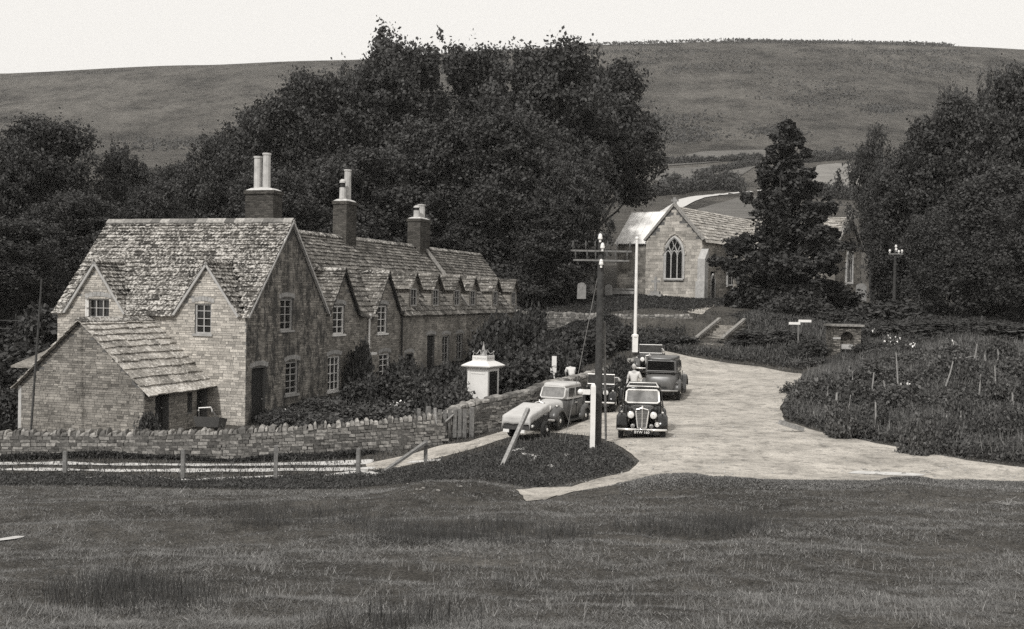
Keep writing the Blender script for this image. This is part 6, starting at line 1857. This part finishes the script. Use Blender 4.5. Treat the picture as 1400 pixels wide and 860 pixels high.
def board(px0, py0, px1, py1, Y, w, t, label):
    a, b = Vector(at(px0, py0, Y)), Vector(at(px1, py1, Y+.3)); beam("board", a, b, w, 'wood_pale', label, "board", t)
board(1390, 574, 1408, 598, ghit(1395, 600)[1], .2, .03, "wide pale board leaning at the right border")
board(1350, 543, 1381, 536, ghit(1365, 560)[1], .3, .04, "tilted weathered board like a small roof in the garden")
# kerb stone at the road's edge
board(1066, 577, 1098, 587, ghit(1080, 592)[1], .12, .14, "pale fallen rail at the road edge where the bank begins")
def blossoms(px, py, w, h, n, label, Y=None):
    q = ghit(px, py+14); c = Vector(at(px, py, q[1])); r = np.random.RandomState(int(px)); k = F/q[1]
    p = r.normal(size=(n, 3))*np.array([w/k*.4, .2, h/k*.4]); nr = r.normal(size=(n, 3)); nr[:, 1] -= 1; nr /= np.linalg.norm(nr, axis=1, keepdims=True)
    e = empty("flowering_shrub", c, 0, label, "flowering shrub")
    o = bpy.data.objects.new("blossom", leaf_mesh("blossom", p, nr, .09, 5, M['petal'], r.rand(n), stretch=1.1)); COL.objects.link(o); o.parent = e
    m = n*5; p = r.normal(size=(m, 3))*np.array([w/k*.7, .4, h/k*.6]) + np.array([0, .25, -h/k*.5])
    o = bpy.data.objects.new("foliage", leaf_mesh("foliage", p, nr[np.arange(m) % n], .12, 6, M['leaf_mid'], r.rand(m))); COL.objects.link(o); o.parent = e
blossoms(1221, 467, 12, 8, 34, "white-blossomed shrub left of the smaller white one on the right bank")
blossoms(1246, 473, 9, 6, 26, "smaller bright white-blossomed shrub on the right bank")
blossoms(1196, 452, 5, 3, 12, "few white blooms beside the well house roof")
blossoms(1305, 470, 10, 5, 10, "sparse white flowers in dark leaves above the upper rail")
blossoms(540, 552, 18, 5, 26, "white flowers in the border right of the white windows")
blossoms(388, 562, 12, 4, 16, "white flowers by the gable cottage door")
blossoms(455, 572, 40, 5, 26, "scattered white border flowers just behind the garden wall")
blossoms(1250, 528, 26, 8, 14, "scattered small white flowers in the middle of the scrub bank")
# distant low shed roof and white sign
mb = MB(); q = gp(1268, 80); zq = at(1268, 414, 80)[2]; mb.box((-.9, -.1, -1.0), (.9, 1.6, -.02)); mb.mesh([(-1,-.3,-.1),(1,-.3,-.12),(.9,1.6,.6),(-.9,1.6,.62),(-1,-.3,0),(1,-.3,-.02),(.9,1.6,.7),(-.9,1.6,.72)], [(0,3,2,1),(4,5,6,7),(0,1,5,4),(1,2,6,5),(2,3,7,6),(3,0,4,7)])
o = mb.build("garden_shed", M['lintel']); o.location = (q[0], q[1], zq); tag(o, "small low shed roof glimpsed between the right-hand trees", "shed")
mb = MB(); mb.box((-.95, -.36, -.12), (.95, -.31, 0)); mb.build("fascia", M['white'], o)
e = empty("notice_post", at(757, 515, 52), 0, "small white notice on a post among the dark garden bushes", "sign")
mb = MB(); mb.box((-.05, -.03, -.6), (.05, .03, .6)); mb.build("post", M['white'], e)
mb = MB(); mb.box((-.10, -.06, .48), (.12, -.03, .98)); mb.box((-.16, -.062, .20), (.12, -.031, .44)); mb.build("board", M['white'], e)
mb = MB()
q = at(20, 438, 60)
yf = empty("yard_fence", q, 0, "low pale rail fence in the dark yard at the far left", "fence")
for zz in (0, -.45):
    mb = MB(); mb.tube([(-1.6, 0, zz), (1.4, 0, zz-.04)], .03, 6); mb.build("rail", M['wood_dark'], yf)
for xx in (-1.2, .05, 1.0):
    mb = MB(); mb.tube([(xx, .03, -1.2), (xx, .03, .35)], .035, 6); mb.build("post", M['wood_dark'], yf)
# thin stakes on the far field above the nave
for px in (988, 1000):
    pass
# ------------------------------------------------------------------ grass, rushes and rough ground cover
def blades(name, xy, hgt, w, seed, mat, tone, lean=.35, lift=-.01):
    r = np.random.RandomState(seed); n = len(xy); z = height(xy[:, 0], xy[:, 1]) + lift
    b = np.column_stack([xy, z]); a = r.rand(n)*6.283; h = hgt*(.5+r.rand(n))
    w = np.broadcast_to(w, (n,))*(.6+.8*r.rand(n))
    s = np.column_stack([np.cos(a), np.sin(a), np.zeros(n)])*w[:, None]/2
    l = r.normal(size=(n, 2))*lean*h[:, None]; tip = b + np.column_stack([l, h])
    q = np.stack([b-s, b+s, tip], 1).reshape(-1, 3)
    me = bpy.data.meshes.new(name); me.vertices.add(n*3); me.vertices.foreach_set("co", q.astype(np.float32).ravel())
    me.loops.add(n*3); me.loops.foreach_set("vertex_index", np.arange(n*3, dtype=np.int32))
    me.polygons.add(n); me.polygons.foreach_set("loop_start", np.arange(0, n*3, 3, dtype=np.int32)); me.polygons.foreach_set("loop_total", np.full(n, 3, dtype=np.int32)); me.update(calc_edges=True)
    me.materials.append(mat); at_ = me.attributes.new("tone", 'FLOAT', 'FACE'); at_.data.foreach_set("value", np.clip(tone, 0, 1).astype(np.float32))
    o = bpy.data.objects.new(name, me); COL.objects.link(o); return tag(o, kind='stuff')
M['grass'] = m_leaf("grass_blades", 0.024, 0.42, 0.2); M['rush'] = m_leaf("rush_stems", 0.04, 0.12, 0.1)
rg = np.random.RandomState(3)
bare = [road_poly, path_poly] + chalk_polys
def keep(xy, marg=.05):
    X, Y = xy[:, 0], xy[:, 1]; m = np.ones(len(xy), bool)
    for k, q in enumerate(bare): m &= sdf(q, X, Y) > (marg if k < 2 else -.13)
    return xy[m]
def fan(n, y0, y1, p0=-60, p1=1460, pw=1.0):
    Y = y0*(y1/y0)**(rg.rand(n)**pw); px = rg.uniform(p0, p1, n); return np.column_stack([(px-700)/F*Y, Y])
xy = keep(fan(760000, 7.4, 33, pw=1.1))
patch = .5 + .55*_wave(xy[:, 0], xy[:, 1], 71, 1.1, 9) + .35*_wave(xy[:, 0], xy[:, 1], 72, 4.0, 9)
Ys = xy[:, 1]
fine_ = _wave(xy[:, 0], xy[:, 1]*1.6, 73, 9.0, 9)
k_ = rg.rand(len(xy)) < np.clip(.62 + .9*patch*.5 + .9*fine_, .15, 1); xy, patch, fine_, Ys = xy[k_], patch[k_], fine_[k_], Ys[k_]
t_ = .10 + .30*(patch-.3) + .25*fine_ + np.abs(rg.normal(size=len(xy)))*.14 + (rg.rand(len(xy)) < .07)*rg.rand(len(xy))*.7
blades("grass", xy, .024*(.35+np.clip(patch, .1, 1.6))*np.sqrt(Ys/8), .0075*np.sqrt(Ys/8)**1.4, 61, M['grass'], t_, lean=1.3)
xy = keep(fan(90000, 33, 75), .12)
xy = xy[(sdf([row(0,-4)[:2], row(0,36)[:2], row(-9,36)[:2], row(-9,-4)[:2]], xy[:, 0], xy[:, 1]) > .1)]
blades("meadow_tufts", xy, .13, .03*np.sqrt(xy[:, 1]/33), 62, M['grass'], .10 + rg.normal(size=len(xy))*.15, lean=.5)
# clumps of rushes in the foreground
def clumps(cs, n, seed, spread, hgt, w, tone, name, mat='rush', lean=.14):
    r = np.random.RandomState(seed); out, hh = [], []
    for px, py, k in cs:
        q = ghit(px, py); m = int(n*k); c = np.array(q[:2]) + r.normal(size=(m, 2))*spread*np.array([1, .7])*k**.5; out.append(c)
    xy = keep(np.concatenate(out)); return blades(name, xy, hgt, w, seed, M[mat], tone + r.normal(size=len(xy))*.15, lean=lean)
r_ = random.Random(12)
cs = [(r_.gauss(150, 45), r_.uniform(800, 835), r_.uniform(.4, 1.2)) for _ in range(16)] + [(r_.uniform(520, 780), r_.uniform(715, 745), r_.uniform(.4, 1.1)) for _ in range(34)] + \
     [(r_.gauss(985, 30), r_.uniform(712, 735), r_.uniform(.4, 1.2)) for _ in range(12)] + [(r_.uniform(850, 1000), r_.uniform(712, 735), r_.uniform(.3, .7)) for _ in range(12)] + \
     [(1105*.5, 850, 1.5), (540, 858, 1.2), (560, 846, .8), (265, 835, .7), (840, 820, .5), (700, 800, .4)] + [(r_.uniform(250, 520), r_.uniform(695, 722), r_.uniform(.3, .8)) for _ in range(26)]
clumps(cs, 110, 63, .34, .24, .007, .25, "rushes", lean=.22)
cs = [(r_.uniform(-20, 1400), r_.uniform(690, 855), r_.uniform(.2, .6)) for _ in range(260)]
clumps(cs, 90, 64, .16, .09, .008, .5, "grass_tufts", mat='grass', lean=.4)
# rough dark growth: below the wall, on the island and along ditch and road edges
def band(name, polys, n, hgt, w, tone, seed, mat='leaf_mid', size=None, up=.6, minus_road=True, edge=.15):
    P = [poly(q) for q in polys]; A = np.array([p[:2] for q in P for p in q]); r = np.random.RandomState(seed)
    lo, hi = A.min(0), A.max(0); xy = lo + r.rand(n*6, 2)*(hi-lo); d = np.min([sdf(q, xy[:, 0], xy[:, 1]) for q in P], 0)
    xy = xy[d < edge*r.normal(size=len(d))]; xy = keep(xy, .03)[:n] if minus_road else xy[:n]
    lump = np.clip(.6 + .8*_wave(xy[:, 0], xy[:, 1], seed, 2.2, 8), .1, 2)
    z = height(xy[:, 0], xy[:, 1]) + hgt*lump*r.rand(len(xy))**.7
    p = np.column_stack([xy, z]); nr = np.column_stack([r.normal(size=(len(p), 2))*.5, np.ones(len(p))]); nr /= np.linalg.norm(nr, axis=1, keepdims=True)
    me = leaf_mesh(name, p, nr, size or w, seed, M[mat], tone + .2*(lump-.8) + r.normal(size=len(p))*.15, stretch=2.2, up=up)
    o = bpy.data.objects.new(name, me); COL.objects.link(o); return tag(o, kind='stuff')
band("rough_grass", [[(-40, 634), (0, 622), (300, 622), (480, 614), (520, 616), (480, 626), (300, 631), (0, 630)]], 40000, .28, .045, .15, 71)
band("ditch_grass", [[(-40, 650), (0, 648), (250, 655), (470, 650), (520, 645), (600, 636), (690, 612), (740, 604), (800, 604), (850, 622), (868, 634), (840, 648), (780, 660), (735, 668), (690, 660), (640, 655), (560, 660), (480, 668), (300, 668), (0, 664)]], 62000, .15, .032, .30, 72, mat='scrub')
band("bank_undergrowth", [[(1096, 516), (1076, 545), (1072, 572), (1120, 586), (1200, 603), (1320, 626), (1450, 641), (1640, 655), (1640, 470), (1300, 470), (1150, 482)]], 270000, .42, .055, .36, 73, mat='scrub')
band("upper_undergrowth", [[(905, 487), (945, 484), (1040, 498), (1098, 506), (1140, 480), (1600, 470), (1600, 425), (1200, 420), (1050, 425), (1010, 432), (1012, 470), (990, 478), (940, 478), (935, 450), (880, 450), (860, 470)]], 160000, .42, .08, .22, 74, mat='scrub')
band("garden_growth", [[(345, 582), (420, 574), (603, 560), (640, 552), (740, 515), (850, 480), (860, 460), (800, 440), (700, 440), (660, 480), (560, 520), (470, 545), (400, 560)]], 120000, .5, .07, .2, 75, mat='leaf_dark')
band("churchyard_grass", [[(690, 430), (830, 428), (940, 428), (1000, 415), (1120, 420), (1120, 404), (880, 404), (700, 400)]], 60000, .2, .08, .12, 76, mat='scrub')
band("yard_growth", [[(-60, 600), (30, 590), (60, 520), (75, 450), (60, 430), (-60, 430)]], 60000, .6, .085, .2, 77, mat='leaf_dark')
band("verge_grass", [[(1100, 592), (1200, 612), (1300, 630), (1250, 632), (1180, 618), (1100, 600)]], 7000, .12, .05, .5, 78)
band("mound_turf", [[(835, 664), (900, 652), (960, 650), (1010, 643), (1080, 650), (1180, 648), (1240, 642), (1300, 650), (1420, 650), (1420, 668), (1250, 662), (1000, 668), (850, 676)]], 60000, .06, .018, .40, 79, up=.9, mat='grass', edge=.45)

# tall pale stalks standing out of the scrub
def stalks(name, pl, n, hgt, w, tone, seed):
    P = poly(pl); A = np.array([p[:2] for p in P]); r = np.random.RandomState(seed); lo, hi = A.min(0), A.max(0)
    xy = lo + r.rand(n*4, 2)*(hi-lo); xy = xy[sdf(P, xy[:, 0], xy[:, 1]) < -.1]
    xy = keep(xy, .1); m = _wave(xy[:, 0], xy[:, 1], seed, 1.1, 9) + .3*r.normal(size=len(xy)) > .05; xy = xy[m][:n]
    return blades(name, xy, hgt, w, seed, M['grass'], tone + .2*r.normal(size=len(xy)), lean=.28, lift=.1)
stalks("tall_stalks", [(1096, 516), (1076, 545), (1072, 572), (1120, 586), (1200, 603), (1320, 626), (1450, 641), (1640, 655), (1640, 460), (1300, 460), (1150, 482)], 30000, .42, .018, .34, 81)
stalks("garden_stalks", [(345, 582), (420, 574), (603, 560), (640, 552), (740, 515), (740, 480), (560, 520), (400, 560)], 5000, .5, .02, .3, 82)
stalks("bank_stalks", [(905, 487), (945, 484), (1040, 498), (1098, 506), (1140, 470), (1140, 430), (1010, 432), (1012, 470), (990, 478), (940, 478)], 9000, .4, .022, .3, 83)

# fallen stones and turf clods near the road's edge, dry twigs at the right
random.seed(5)
def rock(px, py, s, i, label, group=None):
    q = ghit(px, py); mb = MB(); vs = []
    mb.ball((0, 0, 0), s, 7, 5, sq=(1.2, .9, .6)); mb.v = [tuple(c*(1+random.uniform(-.2, .2)) for c in p) for p in mb.v]
    o = mb.build("stone", M['coping']); o.location = (q[0], q[1], q[2]+s*.2); tag(o, label, "stone", group)
for i in range(13):
    rock(random.uniform(380, 640), random.uniform(664, 675) if i % 2 else random.uniform(640, 668), random.uniform(.025, .05), i, "small pale stone lying in the dark ditch below the track", "pale stones in the ditch")
for i in range(14):
    rock(random.uniform(1170, 1290), random.uniform(643, 652), random.uniform(.03, .06), i, "small pale stone on the far edge of the foreground grass by the road", "pale stones by the road")
# wind-blown pale twig on the grass at the right
q = ghit(1378, 692); mb = MB(); r = random.Random(4)
for i in range(16):
    a = r.uniform(0, 3.14); l = r.uniform(.15, .45); mb.tube([(0, 0, .02), (math.cos(a)*l*.5, .1*r.random(), .1*math.sin(a)+.03), (math.cos(a)*l, r.uniform(-.1, .1), .25*math.sin(a)*l*2+.02)], [.008, .006, .003], 4)
o = mb.build("dead_twig", M['wood_pale']); o.location = q; tag(o, "pale dead twig lying on the grass near the right border", "twig")

# loose pebbles and clods on the lane
rp = np.random.RandomState(8); P_ = np.array([p[:2] for p in road_poly]); lo_, hi_ = P_.min(0), P_.max(0)
xy = lo_ + rp.rand(9000, 2)*(hi_-lo_); d_ = sdf(road_poly, xy[:, 0], xy[:, 1]); xy = xy[(d_ < 0) & (rp.rand(len(xy)) < np.clip(.25 + .75*np.exp(d_/.9), 0, 1))]
z_ = height(xy[:, 0], xy[:, 1]); mb = MB()
for (x_, y_), zz in zip(xy, z_):
    s_ = .009 + .018*rp.rand()**3; a_ = rp.rand()*3
    mb.box((-s_, -s_*.8, -s_*.3), (s_, s_*.8, s_*.8), rp.rand(), jit=s_*.3, M=Matrix.Translation((x_, y_, zz+.016)) @ Matrix.Rotation(a_, 4, 'Z'))
tag(mb.build("gravel", M['pebble']), kind='stuff')
